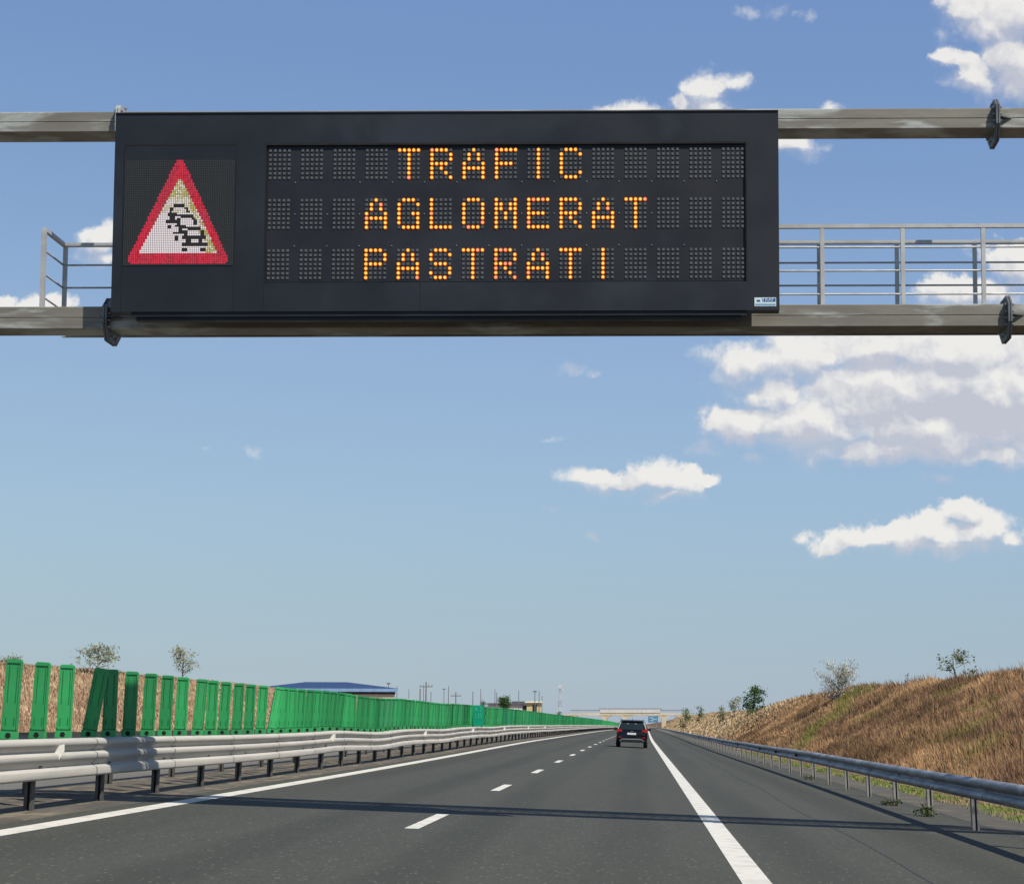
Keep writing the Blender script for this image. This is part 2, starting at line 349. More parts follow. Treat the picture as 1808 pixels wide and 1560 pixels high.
def thing(name, label, cat, loc=(0, 0, 0), rz=0, group=None):
    o = bpy.data.objects.new(name, None); COL.objects.link(o); o.location = loc; o.rotation_euler = (0, 0, rz)
    o['label'] = label; o['category'] = cat; o.empty_display_size = .2
    if group: o['group'] = group
    return o
def dup(root, loc, rot, label, group=None):
    r = root.copy(); COL.objects.link(r); r.location = loc; r.rotation_euler = rot; r['label'] = label
    if group: r['group'] = group
    for ch in list(root.children):
        c = ch.copy(); COL.objects.link(c); c.parent = r
    return r

# ---------------------------------------------------------------- lie of the land
def vnoise(x, y, seed=0):
    x = np.asarray(x, float); y = np.asarray(y, float)
    xi = np.floor(x); yi = np.floor(y); fx = x-xi; fy = y-yi; fx = fx*fx*(3-2*fx); fy = fy*fy*(3-2*fy)
    def h(a, b):
        t = np.sin(a*127.1+b*311.7+seed*74.7)*43758.5453
        return t-np.floor(t)
    return (h(xi, yi)*(1-fx)+h(xi+1, yi)*fx)*(1-fy)+(h(xi, yi+1)*(1-fx)+h(xi+1, yi+1)*fx)*fy
def fbm(x, y, s, oct=4, seed=0):
    o = 0; a = .5; t = 0
    for i in range(oct):
        o = o+a*vnoise(x*s, y*s, seed+i); t += a; a *= .5; s *= 2.03
    return o/t
def sstep(x, a, b):
    t = np.clip((np.asarray(x, float)-a)/(b-a), 0, 1); return t*t*(3-2*t)
def bend(Y): return 3.0*np.clip((np.asarray(Y, float)-150)/750, 0, 2)**1.2
def fall(Y): return -.7*sstep(Y, 230, 900)
def cross(Y): return .04+.018*sstep(Y, 35, 110)*(1-sstep(Y, 300, 600))
def road_z(X, Y):
    """height of the paved surface"""
    Xr = np.asarray(X, float)-bend(Y); s = cross(Y)
    return np.where(Xr > -8.9, -s*Xr, s*8.9+0*Xr)+fall(Y)
CR = [(-100, 3.2), (60, 3.1), (85, 3.27), (121, 3.6), (170, 3.6), (208, 3.15), (245, 2.95), (283, 3.15), (390, 3.6), (700, 4.2), (900, 4.6), (1500, 4.5), (9000, 4)]
CL = [(-100, 4.3), (300, 4.25), (420, 3.9), (900, 3.9), (9000, 3)]
def land_z(X, Y):
    X = np.asarray(X, float); Y = np.asarray(Y, float); Xr = X-bend(Y)
    base = road_z(np.clip(Xr, -21.5, 7.2)+bend(Y), Y)-.02
    hr = np.interp(Y, [a for a, b in CR], [b for a, b in CR]); hl = np.interp(Y, [a for a, b in CL], [b for a, b in CL])
    bump = (fbm(X, Y, .22, 4, 3)-.5)*.5
    tr = np.clip((Xr-7.4)/7.6, 0, 1.0); sr = tr*.75+.25*sstep(tr, 0, 1)
    tl = np.clip((-22.0-Xr)/9.0, 0, 1.0); sl = tl*.75+.25*sstep(tl, 0, 1)
    z = base+(hr-base+bump*.7)*sr*(Xr > 0)+(hl-base+bump*.5)*sl*(Xr < 0)
    far = sstep(np.abs(Xr), 16, 60); z = z+far*(fbm(X, Y, .006, 3, 9)-.5)*1.0
    return z
ys = np.concatenate([np.arange(-60, 20, 5), np.arange(20, 200, 1.5), np.arange(200, 400, 4), np.arange(400, 1000, 15), np.geomspace(1000, 9000, 22)])
xs = np.concatenate([-np.geomspace(6000, 45, 22), np.arange(-42, -31, 1.5), np.arange(-31, -21.5, .75), np.arange(-21.5, 7, 2), np.arange(7, 16, .6), np.arange(16, 30, 2), np.geomspace(32, 6000, 22)])
XX, YY = np.meshgrid(xs, ys); XB = XX+bend(YY)*(np.abs(XX) < 60)
ZZ = land_z(XB, YY); ZZ = np.where(YY > 3000, ZZ-(YY-3000)*.0004, ZZ)
nx, ny = len(xs), len(ys); ii = (np.arange(ny-1)[:, None]*nx+np.arange(nx-1)[None]).ravel()
npmesh('ground', np.c_[XB.ravel(), YY.ravel(), ZZ.ravel()], np.c_[ii, ii+1, ii+nx+1, ii+nx], ['soil'], smooth=True, kind='structure')

YR = np.concatenate([np.arange(-60, 20, 8), np.arange(20, 320, 6), np.arange(320, 1300, 14)]).astype(float)
def strip(x0, x1, lift, name, m, Y=None, parent=None, nxs=2, **props):
    Y = YR if Y is None else Y; xv = np.linspace(x0, x1, nxs); A, B = np.meshgrid(xv, Y); Xw = A+bend(B)
    z = road_z(Xw, B)+lift; n = nxs; i = (np.arange(len(Y)-1)[:, None]*n+np.arange(n-1)[None]).ravel()
    return npmesh(name, np.c_[Xw.ravel(), B.ravel(), z.ravel()], np.c_[i, i+1, i+n+1, i+n], [m], parent=parent, **props)
road = strip(-6.95, 5.35, .0, 'road', 'asphalt', nxs=6, kind='structure')
strip(-21.3, -9.35, .0, 'opposing_road', 'asphalt_far', nxs=3, kind='structure')
strip(-9.35, -6.95, -.004, 'median_strip', 'dirt', nxs=5, kind='structure')
strip(5.35, 7.0, -.004, 'verge', 'verge', nxs=3, kind='structure')
strip(-6.62, -6.32, .004, 'edge_line', 'line', parent=road)
strip(.89, 1.16, .004, 'edge_line', 'line', parent=road)
for i in range(46):
    y0 = 21.2-24.2+12.1*i
    strip(-2.83, -2.66, .004, 'lane_dash', 'line', Y=np.array([y0, y0+1.7, y0+3.4]), parent=road)
# meandering tar seam along the hard shoulder
Y = np.arange(12, 150, .5); c = 2.72+.05*np.sin(Y*.35)+.07*(fbm(Y, Y*0, .8, 3, 5)-.5); w = .008+.016*fbm(Y, Y*0+7, 1.5, 2, 8)
v = np.r_[np.c_[c-w, Y, road_z(c-w, Y)+.004], np.c_[c+w, Y, road_z(c+w, Y)+.004]]; n = len(Y); i = np.arange(n-1)
npmesh('tar_seam', v, np.c_[i, i+n, i+n+1, i+1], ['crack'], parent=road)

# ---------------------------------------------------------------- guardrails
def closed(prof, t):
    """open profile -> closed thin section"""
    return prof+[(a-t, b) for a, b in reversed(prof)]
W2 = [(.0, .0), (.03, .012), (.074, .035), (.083, .055), (.083, .085), (.074, .105), (.012, .14), (.0, .155), (.012, .17), (.074, .205), (.083, .225), (.083, .255), (.074, .278), (.03, .300), (.0, .31)]
W3 = [(.05, 0), (.08, .01), (.085, .03), (.085, .10), (.078, .12), (.02, .145), (.012, .155), (.016, .165), (.075, .235), (.085, .255), (.085, .29), (.078, .31), (.02, .335), (.012, .345), (.016, .355), (.075, .415), (.085, .43), (.083, .465), (.065, .49), (.03, .503), (-.03, .508)]
def rail(name, label, cat, xc, face, prof, zb, m, px, ppitch, p0, span, sag=None, lean=0, postm='post', seedy=0, group=None):
    root = thing(name, label, cat, (xc, 0, 0), group=group)
    Y = np.arange(span[0], span[1], 1.0) if span[1] < 400 else np.r_[np.arange(span[0], 160, 1.0), np.arange(160, span[1], 6.0)]
    cl = closed(prof, .006); n = len(cl)
    wob = (fbm(Y, Y*0+seedy, .09, 3, seedy)-.5)
    dz = wob*.05; dx = (fbm(Y, Y*0+seedy+4, .07, 3, seedy+2)-.5)*.05
    if sag is not None:
        for yc, wd, az, ax in sag: e = np.exp(-((Y-yc)/wd)**2); dz = dz-az*e; dx = dx+ax*e
    gz = road_z(xc+bend(Y), Y); V = []
    for a, b in cl:
        V.append(np.c_[bend(Y)+dx+face*a-lean*(zb+b), Y, gz+dz+zb+b])
    V = np.stack(V, 1).reshape(-1, 3); i = (np.arange(len(Y)-1)[:, None]*n).ravel(); fs = []
    for j in range(n):
        k = (j+1) % n; fs.append(np.c_[i+j, i+k, i+n+k, i+n+j])
    fs = np.concatenate(fs)
    npmesh('rail', V, fs, [m], parent=root)
    # lap joints and bolts every 4 m, one mesh
    b = MB()
    for q in np.arange(span[0]+2, 90, 4.0):
        bx = float(np.interp(q, Y, dx)); z = float(np.interp(q, Y, gz+dz))+zb
        for hh in [.155] if len(prof) < 18 else [.155, .345]:
            for d in (-.12, .12, 0): b.box((bx+face*.012-lean*zb, q+d, z+hh), (.03, .028, .022), 'screw')
        # overlapping sheet end: proud by 5 mm
        pr = [(bx+face*(a+.005)-lean*(zb+c), z+c) for a, c in prof]; pr2 = [(u+face*.004, w) for u, w in reversed(pr)]
        b.prism(pr+pr2, 'y', q-.16, q-.15, 'flange')
    b.build('lap_joint', root)
    # posts: sigma-like channel
    far = MB(); k = 0; q = p0
    pm = MB(); H = zb+.27
    def channel(mb, ox, oy, oz):
        for dx_, dy_, sx, sy in ((-.045, 0, .006, .10), (.045, 0, .006, .10), (0, .047, .084, .006), (-.0275, -.053, .041, .006), (.036, -.053, .024, .006)):
            mb.box((ox+dx_, oy+dy_, oz+H/2-.15), (sx, sy, H+.3), postm)
    channel(pm, 0, 0, 0)
    pm.box((face*.085, 0, H-.1), (.07, .09, .22), postm)
    proto = pm.build('post', root)
    off = px-xc
    while q < span[1]:
        z = float(road_z(xc+bend(q), q)); x = float(bend(q))+off
        if k < 99:
            o = proto if k == 0 else proto.copy()
            if k: COL.objects.link(o); o.parent = root
            o.location = (x, q, z); o.rotation_euler = (0, .03-lean if lean else .035, random.uniform(-.06, .06))
        else: channel(far, x, q, z)
        q += ppitch; k += 1
    if far.v: far.build('post', root, kind='stuff')
    return root, Y, dx, gz+dz
near_rail, nY, ndx, nZ = rail('guardrail', 'pale three-wave steel guardrail carrying the green blades along the left lane', 'guardrail', -7.42, 1, W3, .37, 'galv', -7.54, 2.82, 18.98, (-30, 1200),
     postm='postd', sag=[(50, 3.5, .055, .05), (43, 3, -.02, -.03), (66, 4, .04, .04), (88, 5, .03, -.05)], seedy=3)
far_rail, *_ = rail('guardrail', 'rear guardrail of the median, behind the green blades', 'guardrail', -9.12, -1, W3, .37, 'galv', -9.03, 4.0, 18.0, (-30, 1200), seedy=9, postm='postd')
right_rail, rY, rdx, rZ = rail('guardrail', 'grey two-wave steel guardrail on the hard shoulder below the grassy bank', 'guardrail', 4.74, -1, W2, .49, 'galvr', 4.93, 4.02, 10.0, (-30, 1200), lean=.07, seedy=14)
# reflectors on the rails
def refl(root, x, y, z, face, m, sz, lab):
    b = MB()
    b.prism([(x, z-.035*sz), (x+face*.004, z+.045*sz), (x+face*.10*sz, z+.07*sz), (x+face*.10*sz, z+.0*sz), (x+face*.055*sz, z-.075*sz)], 'y', y-.006, y+.006, m)
    b.prism([(x-.01, z-.085*sz), (x-.01, z+.09*sz), (x+.0, z+.085*sz), (x+.0, z-.085*sz)], 'y', y+.006, y+.03, 'trim')
    b.build('reflector', root, label=lab)
for q in (22.3, 42.2, 60.0, 77.0, 95.0, 115.0, 135.0):
    z = float(np.interp(q, nY, nZ))+.37+.345
    refl(near_rail, float(bend(q)+np.interp(q, nY, ndx))+.012, q, z, 1, 'white', 1.35, 'white trapezoid reflector in the groove of the rail')
for q in (52.5, 60.5, 68.5, 84, 100, 120, 140):
    z = float(np.interp(q, rY, rZ))+.49+.155
    refl(right_rail, float(bend(q)+np.interp(q, rY, rdx))-.07, q, z, -1, 'red', .85, 'small dark red reflector on the rail')

# ---------------------------------------------------------------- anti-glare blades
BX = -7.62; BH = .97
def blade_meshes():
    p = MB(); w = .094; t = .022
    r = .02
    out = [(-w*1.04, .10), (-w, .55), (-w, BH-r), (-w+r, BH), (w-r, BH), (w, BH-r), (w, .55), (w*1.04, .10)]
    p.prism(out, 'y', -t, t, 'blade')
    # dark strips painting the shade of the grooves, ribs and end cap
    for sx in (-1, 1):
        p.box((sx*.049, -t-.002, .665), (.009, .0045, .45), 'bladed'); p.box((sx*.049, -t-.002, .215), (.009, .0045, .10), 'bladed')
        p.box((sx*(w-.008), -t-.006, .53), (.014, .012, .80), 'blade')
    p.box((0, -t-.007, BH-.03), (w*1.9, .014, .035), 'blade')
    p.box((0, -t-.003, .115), (w*2.04, .007, .012), 'bladed')
    f = MB(); f.box((0, 0, .05), (w*2.2, .09, .10), 'blade', taper=.97)
    h = MB(); h.tube([(0, -.045-.003, .05), (0, -.03, .05)], .034, 'hole', 14)
    return p, f, h
bp, bf, bh = blade_meshes()
ys_b = []
for x in (16, 66, 111, 155, 191, 226, 259, 289, 316, 346, 369, 391, 415, 436, 457, 476, 494): ys_b.append(7.62*F/(1131-x-6))
while len(ys_b) < 600:
    ys_b.append(ys_b[-1]+1.0)
ys_b = [y for y in ys_b if y < 560]
LAB = {0: 'green plastic blade standing first in the row, nearest the frame edge', 1: 'second upright green blade from the near end of the row', 2: 'third green blade of the row, above the white rail reflector',
 3: 'dark shaded green blade tipped sideways against its neighbour', 4: 'shaded green blade touched by the tipped one beside it', 5: 'upright green blade wholly in the shade of the sign, standing apart',
 6: 'first sunlit green blade after the three shaded ones', 7: 'second sunlit green blade after the three shaded ones', 8: 'green blade rising in front of the small sparse tree',
 9: 'green blade whose edge overlaps the next, past the small sparse tree', 10: 'green blade overlapped by the one before it, past the sparse tree', 11: 'green blade standing next after the overlapping pair',
 12: 'first of three evenly spaced green blades before the second tipped one', 13: 'middle of three evenly spaced green blades before the second tipped one', 14: 'last upright green blade before the second tipped one',
 15: 'sunlit green blade tipped sideways, start of the close-packed run', 16: 'green blade directly behind the tipped sunlit one'}
lean = {3: .125, 4: -.02, 9: .03, 15: .13, 23: .07, 31: .06, 38: .08, 47: .07, 60: .08}
yaw = {9: .25, 15: .5}
ONES = ['first', 'second', 'third', 'fourth', 'fifth', 'sixth', 'seventh', 'eighth', 'ninth', 'tenth', 'eleventh', 'twelfth', 'thirteenth', 'fourteenth', 'fifteenth', 'sixteenth', 'seventeenth', 'eighteenth', 'nineteenth']
def ordinal(n):
    if n < 20: return ONES[n-1]
    t, o = divmod(n, 10); T = ['', '', 'twent', 'thirt', 'fort', 'fift', 'sixt', 'sevent']
    return T[t]+'ieth' if o == 0 else T[t]+'y-'+ONES[o-1]
def blade_label(i):
    return LAB.get(i) or f'green blade {"leaning" if lean.get(i) else "standing"} {ordinal(i-15)} beyond the second tipped blade in the close-packed run'
proto = thing('glare_blade', LAB[0], 'glare blade', group='green anti-glare blades on the median rail')
bp.build('panel', proto, bevel=.004); bf.build('foot', proto, bevel=.004); bh.build('bolt_hole', proto)
far = MB(); nB = 0
bpm = MB(); [bpm.add(q.v, q.f, 'blade') for q in (bp, bf)]; bpm.v = [Vector(v) for v in bpm.v]
def blade_pos(y):
    x = float(bend(y))+BX+float(np.interp(y, nY, ndx)); z = float(np.interp(y, nY, nZ))+.37+.505
    return x, z
tint = [M['blade'], vary(mat('green_plastic_faded', (.05, .38, .14), (.04, .33, .12), 2.5, .5), .85, 1.15), vary(mat('green_plastic_deep', (.014, .26, .08), (.012, .21, .06), 2.5, .45), .75, 1.1), vary(mat('green_plastic_bluish', (.014, .28, .14), (.012, .24, .12), 2.5, .45), .8, 1.1)]
simple = None
for i, y in enumerate(ys_b):
    x, z = blade_pos(y)
    ln = .045+lean.get(i, random.uniform(-.012, .012) if i < 16 else random.uniform(-.02, .05)); yw = yaw.get(i, random.uniform(-.12, .06))
    grp = 'green anti-glare blades on the median rail'
    if i == 0: o = proto; o.location = (x, y, z); o.rotation_euler = (0, ln, yw)
    elif i < 75:
        o = dup(proto, (x, y, z), (0, ln, yw), blade_label(i), grp)
        t = random.choice((0, 0, 0, 1, 2))
        if i > 16 and t:
            for ch in o.children:
                if ch.name.startswith('panel'): ch.material_slots[0].link = 'OBJECT'; ch.material_slots[0].material = tint[t]
    elif nB < 298:
        if simple is None:
            simple = bpm.build('glare_blade', None); o = simple
        else: o = simple.copy(); COL.objects.link(o)
        o.material_slots[0].link = 'OBJECT'; o.material_slots[0].material = tint[random.choice((0, 0, 1, 2, 3))]
        o.location = (x, y, z); o.rotation_euler = (0, ln, yw)
        o['label'] = 'close-packed green blade of the far part of the median row, past the kilometre board'; o['category'] = 'glare blade'; o['group'] = grp
    else:
        far.box((x, y, z+.48), (.19, .05, .97), 'blade', Matrix.Rotation(ln, 3, 'Y'))
    nB += 1
far.build('glare_blades', None, kind='stuff', label='distant end of the green blade row, seen as one green band', category='glare blades')
# teal board among the blades
yb = 7.5*F/(1131-838)
x, z = blade_pos(yb)
t = thing('kilometre_board', 'teal green board with two rows of pale characters among the blades', 'road board', (x+.42, yb-.2, z), .0)
b = MB(); b.box((-.1, 0, .50), (.50, .03, .92), 'teal'); b.build('panel', t, bevel=.006)
def text(s, size, m, parent, loc, name='lettering', ext=.002, bold=0, align='CENTER', sx=1.0):
    c = bpy.data.curves.new(name, 'FONT'); c.body = s; c.size = size; c.extrude = ext; c.offset = bold; c.align_x = align; c.align_y = 'CENTER'
    o = bpy.data.objects.new(name, c); COL.objects.link(o); o.parent = parent; o.location = loc; o.rotation_euler = (R(90), 0, 0); o.scale = (sx, 1, 1)
    c.materials.append(M[m]); bpy.context.view_layer.update()
    me = bpy.data.meshes.new_from_object(o.evaluated_get(bpy.context.evaluated_depsgraph_get())); bpy.data.objects.remove(o)
    o = bpy.data.objects.new(name, me); COL.objects.link(o); o.parent = parent; o.location = loc; o.rotation_euler = (R(90), 0, 0); o.scale = (sx, 1, 1); return o
text('A 2', .30, 'teal2', t, (-.1, -.018, .78), sx=.8, bold=.006); text('135', .30, 'teal2', t, (-.1, -.018, .48), sx=.75, bold=.006)
b = MB()
for sx in (-.25, .05): b.box((sx, .03, .2), (.05, .03, .5), 'post')
b.build('bracket', t)

# ---------------------------------------------------------------- gantry and message board (yawed together by under a degree)
GY = 21.3; YAW = R(-.7)
Z = lambda y, Y=GY: P(1131, y, Y).z
def X(x, Y=GY, y=370): return P(x, y, Y).x
gan = thing('sign_gantry', 'galvanised steel portal gantry with two box beams and a railed walkway over the road', 'gantry', (0, GY, 0), YAW)
BF = .50                                            # beam front, behind the sign's face
zu0, zu1 = Z(243, GY+BF+.37)-.0, Z(193, GY+BF); zu0 = zu1-.27
zl1 = Z(538, GY+BF); zl0 = zl1-.29
XL, XRr = -8.72, 9.8
def boxbeam(z0, z1, xa, xb):
    b = MB(); zm = (z0+z1)/2; r = .012
    prof = [(BF, z0+r), (BF, zm-.008), (BF+.008, zm), (BF, zm+.008), (BF, z1-r), (BF+r, z1), (BF+.38, z1), (BF+.38, z0), (BF+r, z0)]
    b.prism(prof, 'x', xa, xb, 'beam'); return b
fl_u = [X(203, GY+BF), X(1760, GY+BF)]; fl_l = [X(190, GY+BF), X(1775, GY+BF)]
cuts = lambda fl: [XL, fl[0], fl[1], XRr]
for z0, z1, fl in ((zu0, zu1, fl_u), (zl0, zl1, fl_l)):
    c = cuts(fl)
    for a, b_ in zip(c, c[1:]): boxbeam(z0, z1, a+.02, b_-.02).build('beam', gan)
    for fx in fl:
        m = MB(); zc = (z0+z1)/2; yc = BF+.19
        sh = [(yc-.30, zc-.10), (yc-.30, zc+.14), (yc-.16, zc+.26), (yc+.20, zc+.26), (yc+.30, zc+.12), (yc+.30, zc-.16), (yc+.14, zc-.30), (yc-.20, zc-.30)]
        pale = fx == fl_u[0]; fm = 'handrail' if pale else 'flange'
        if pale: sh = [(yc-.30, zc-.16), (yc-.30, zc+.14), (yc-.24, zc+.20), (yc+.20, zc+.20), (yc+.24, zc-.2), (yc-.2, zc-.22)]
        m.prism(sh, 'x', fx-.028, fx-.003, fm); m.prism(sh, 'x', fx+.003, fx+.028, fm)
        fo = m.build('flange', gan, bevel=.004)
        m = MB()
        for dy in (-.24, .25):
            for k in range(4): m.tube([(fx-.055, yc+dy, zc-.13+.085*k), (fx+.055, yc+dy, zc-.13+.085*k)], .016, 'screw', 6)
        for dy in (-.08, .08): m.tube([(fx-.055, yc+dy, zc-.22), (fx+.055, yc+dy, zc-.22)], .016, 'screw', 6); m.tube([(fx-.055, yc+dy, zc+.21), (fx+.055, yc+dy, zc+.21)], .016, 'screw', 6)
        m.build('bolts', fo)
        m = MB()
        for s_ in (1,):
            m.prism([(fx+s_*.028, BF-.0), (fx+s_*.028, BF-.10), (fx+s_*.20, BF-.0)], 'z', zc-.008, zc+.008, 'flange')
        m.build('gusset', fo)
# columns
for cx in (XL, XRr):
    gz = float(land_z(cx, GY)) if cx > 7 else float(road_z(cx, GY))
    m = MB(); m.box((cx, BF+.19, (gz+zu1+.1)/2-.1), (.26, .42, zu1+.3-gz), 'beam'); c = m.build('column', gan, bevel=.02)
    m = MB(); m.box((cx, BF+.19, gz+.08), (.5, .8, .06), 'flange'); m.box((cx, BF+.19, zu1+.07), (.4, .46, .03), 'flange'); m.build('end_plate', c)
# walkway floor and handrails
wy0, wy1 = BF+.42, BF+1.18
xw0 = X(70, GY+wy0, 480)
m = MB(); zf = zl1-.04
for k in range(8): m.box(((xw0+XRr)/2, wy0+.05+k*.095, zf), (XRr-xw0-.2, .012, .035), 'handrail')
for k in range(90): m.box((xw0+.1+k*(XRr-xw0-.3)/89, (wy0+wy1)/2, zf-.004), (.012, wy1-wy0, .02), 'handrail')
m.box(((xw0+XRr)/2, wy1+.02, zf-.03), (XRr-xw0, .04, .12), 'beam')
m.build('walkway_grating', gan)
zt = Z(401, GY+wy0); DZ = (0, .275, .583, .890)
ft = [X(1450, GY+wy0, 460)+1.035*k for k in range(-1, 6)]; rt = [X(1443, GY+wy1, 460)+1.035*k for k in range(-7, 6)]
xs0 = X(1300, GY+wy0)
m = MB(); m.box(((xs0+XRr)/2, wy0, zt), (XRr-xs0, .05, .05), 'handrail'); fr = m.build('handrail', gan)
for k in (1, 2, 3):
    m = MB(); m.tube([(xs0, wy0, zt-DZ[k]), (XRr, wy0, zt-DZ[k])], .013, 'handrail', 8); m.build('mid_rail', fr)
for px in ft:
    m = MB(); m.box((px, wy0+.002, (zt+zf)/2-.001), (.052, .046, zt-zf-.05), 'handrail'); m.build('baluster', fr)
m = MB(); m.box(((xw0+XRr)/2, wy1, zt), (XRr-xw0, .05, .05), 'handrail'); rr = m.build('handrail', gan)
for k in (1, 2, 3):
    m = MB(); m.tube([(xw0, wy1, zt-DZ[k]), (XRr, wy1, zt-DZ[k])], .013, 'handrail', 8); m.build('mid_rail', rr)
for px in [xw0+.02]+rt[1:]:
    m = MB(); m.box((px, wy1+.002, (zt+zf)/2-.001), (.052, .046, zt-zf-.05), 'handrail'); m.build('baluster', rr)
m = MB(); m.box((xw0, (wy0+wy1)/2, zt+.001), (.05, wy1-wy0, .05), 'handrail'); er = m.build('handrail', gan)
for k in (1, 2, 3):
    m = MB(); m.tube([(xw0, wy0, zt-DZ[k]), (xw0, wy1, zt-DZ[k])], .013, 'handrail', 8); m.build('mid_rail', er)
m = MB(); m.box((xw0, wy0, (zt+zf)/2-.02), (.055, .055, zt-zf+.0), 'handrail'); m.build('baluster', er)
# brackets carrying the board
for bx in (X(300), X(620), X(940), X(1270)):
    for z0, z1 in ((zu0, zu1), (zl0, zl1)):
        b = MB(); zq = (z0+z1)/2-.18 if z0 > 7.5 else z1+.02
        b.box((bx, BF-.16, zq), (.10, .30, .16), 'flange'); b.build('board_bracket', gan)

sg = thing('message_board', 'wide dark electronic message board with amber letters and a lit warning triangle', 'message board', (0, GY, 0), YAW)
sx0, sx1 = X(200), X(1375); sz0, sz1 = Z(548), Z(197)
TH = .19
def sq(x): return X(x)
def box2(mb, xa, xb, ya, yb, y0, y1, m):
    """pixel rectangle xa..xb, ya..yb on the board, from depth y0 to y1"""
    a, b_ = sq(xa), sq(xb); c, d = Z(ya), Z(yb); mb.box(((a+b_)/2, (y0+y1)/2, (c+d)/2), (abs(b_-a), abs(y1-y0), abs(d-c)), m)
cabm = MB()
# frame built of butted pieces round the recessed text panel
box2(cabm, 196.5, 467, 197, 548, 0, TH, 'cab'); box2(cabm, 1318, 1375, 197, 548, 0, TH, 'cab')
box2(cabm, 467, 1318, 197, 254, 0, TH, 'cab'); box2(cabm, 467, 1318, 497, 548, 0, TH, 'cab')
box2(cabm, 467, 1318, 254, 497, .034, TH, 'cab2')
cabo = cabm.build('cabinet', sg)
m = MB()
box2(m, 196.5, 1375, 195.6, 197.6, -.012, TH+.01, 'cab'); m.build('top_lip', cabo)
m = MB()
for xa, xb, ya, yb in ((214, 414, 251.5, 253.5), (412.5, 414.5, 253.5, 548), (213, 214.5, 253.5, 548), (466, 467, 254, 548), (1316.5, 1319, 250.5, 497), (467, 1317, 250.5, 254), (742, 743, 497, 548)):
    box2(m, xa, xb, ya, yb, -.0025, .01, 'gap')
m.build('panel_seam', cabo)
m = MB(); zb = sz0
box2(m, 232, 1318, 548, 556, .02, TH-.01, 'cab2'); box2(m, 240, 1308, 556, 562, .05, TH-.03, 'cab2')
m.build('cable_tray', cabo)
# text display
GL = {
'T': ['#####', '..#..', '..#..', '..#..', '..#..', '..#..', '..#..'],
'R': ['####.', '#...#', '#...#', '####.', '#.#..', '#..#.', '#...#'],
'A': ['..#..', '.#.#.', '.#.#.', '#...#', '#####', '#...#', '#...#'],
'F': ['#####', '#....', '#....', '####.', '#....', '#....', '#....'],
'I': ['..#..']*7,
'C': ['.###.', '#...#', '#....', '#....', '#....', '#...#', '.###.'],
'G': ['.###.', '#...#', '#....', '#..##', '#...#', '#...#', '.####'],
'L': ['#....']*6+['#####'],
'O': ['.###.']+['#...#']*5+['.###.'],
'M': ['#...#', '##.##', '##.##', '#.#.#', '#.#.#', '#...#', '#...#'],
'E': ['#####', '#....', '#....', '####.', '#....', '#....', '#####'],
'P': ['####.', '#...#', '#...#', '####.', '#....', '#....', '#....'],
'S': ['.###.', '#...#', '#....', '.###.', '....#', '#...#', '.###.'],
' ': ['.....']*7}
m = MB(); box2(m, 468, 1317, 256, 495, .029, .036, 'cab2'); disp = m.build('text_display', sg)
pitch = 57.45; dp = 8.35; rows = (('    TRAFIC     ', 262.5), ('   AGLOMERAT   ', 350.5), ('   PASTRATI    ', 439.5))
ey = .026
for ri, (txt, y0) in enumerate(rows):
    for ci, chh in enumerate(txt):
        off = MB(); on = MB(); pat = GL[chh]
        for r_ in range(7):
            for c_ in range(5):
                x = 473.5+ci*pitch+c_*dp; y = y0+r_*8.05; a, b_ = sq(x), Z(y)
                if pat[r_][c_] == '#':
                    ph = ri == 2 and ci in (7,) and random.random() < .45 or random.random() < .06
                    on.tube([(a, ey-.004, b_), (a, ey+.004, b_)], .0250, 'rim', 10)  # wider glowing disc, added as the camera bloom round the lamp
                    on.tube([(a, ey-.012, b_), (a, ey-.004, b_)], .0165, 'lit2' if ph else 'lit', 8)
                    if False: pass
                else:
                    off.box((a, ey, b_), (.031, .010, .031), 'led_off')
        if off.v: off.build('pixel_cell', disp)
        if on.v: on.build('letter', disp)
m = MB()
for ci in range(15):
    for y, n_ in ((319, 1), (375, 1), (431.5, 1)):
        if random.random() < .8: m.box((sq(473.5+ci*pitch+45), ey-.001, Z(y)), (.012, .010, .012), 'screw')
m.build('screws', disp)
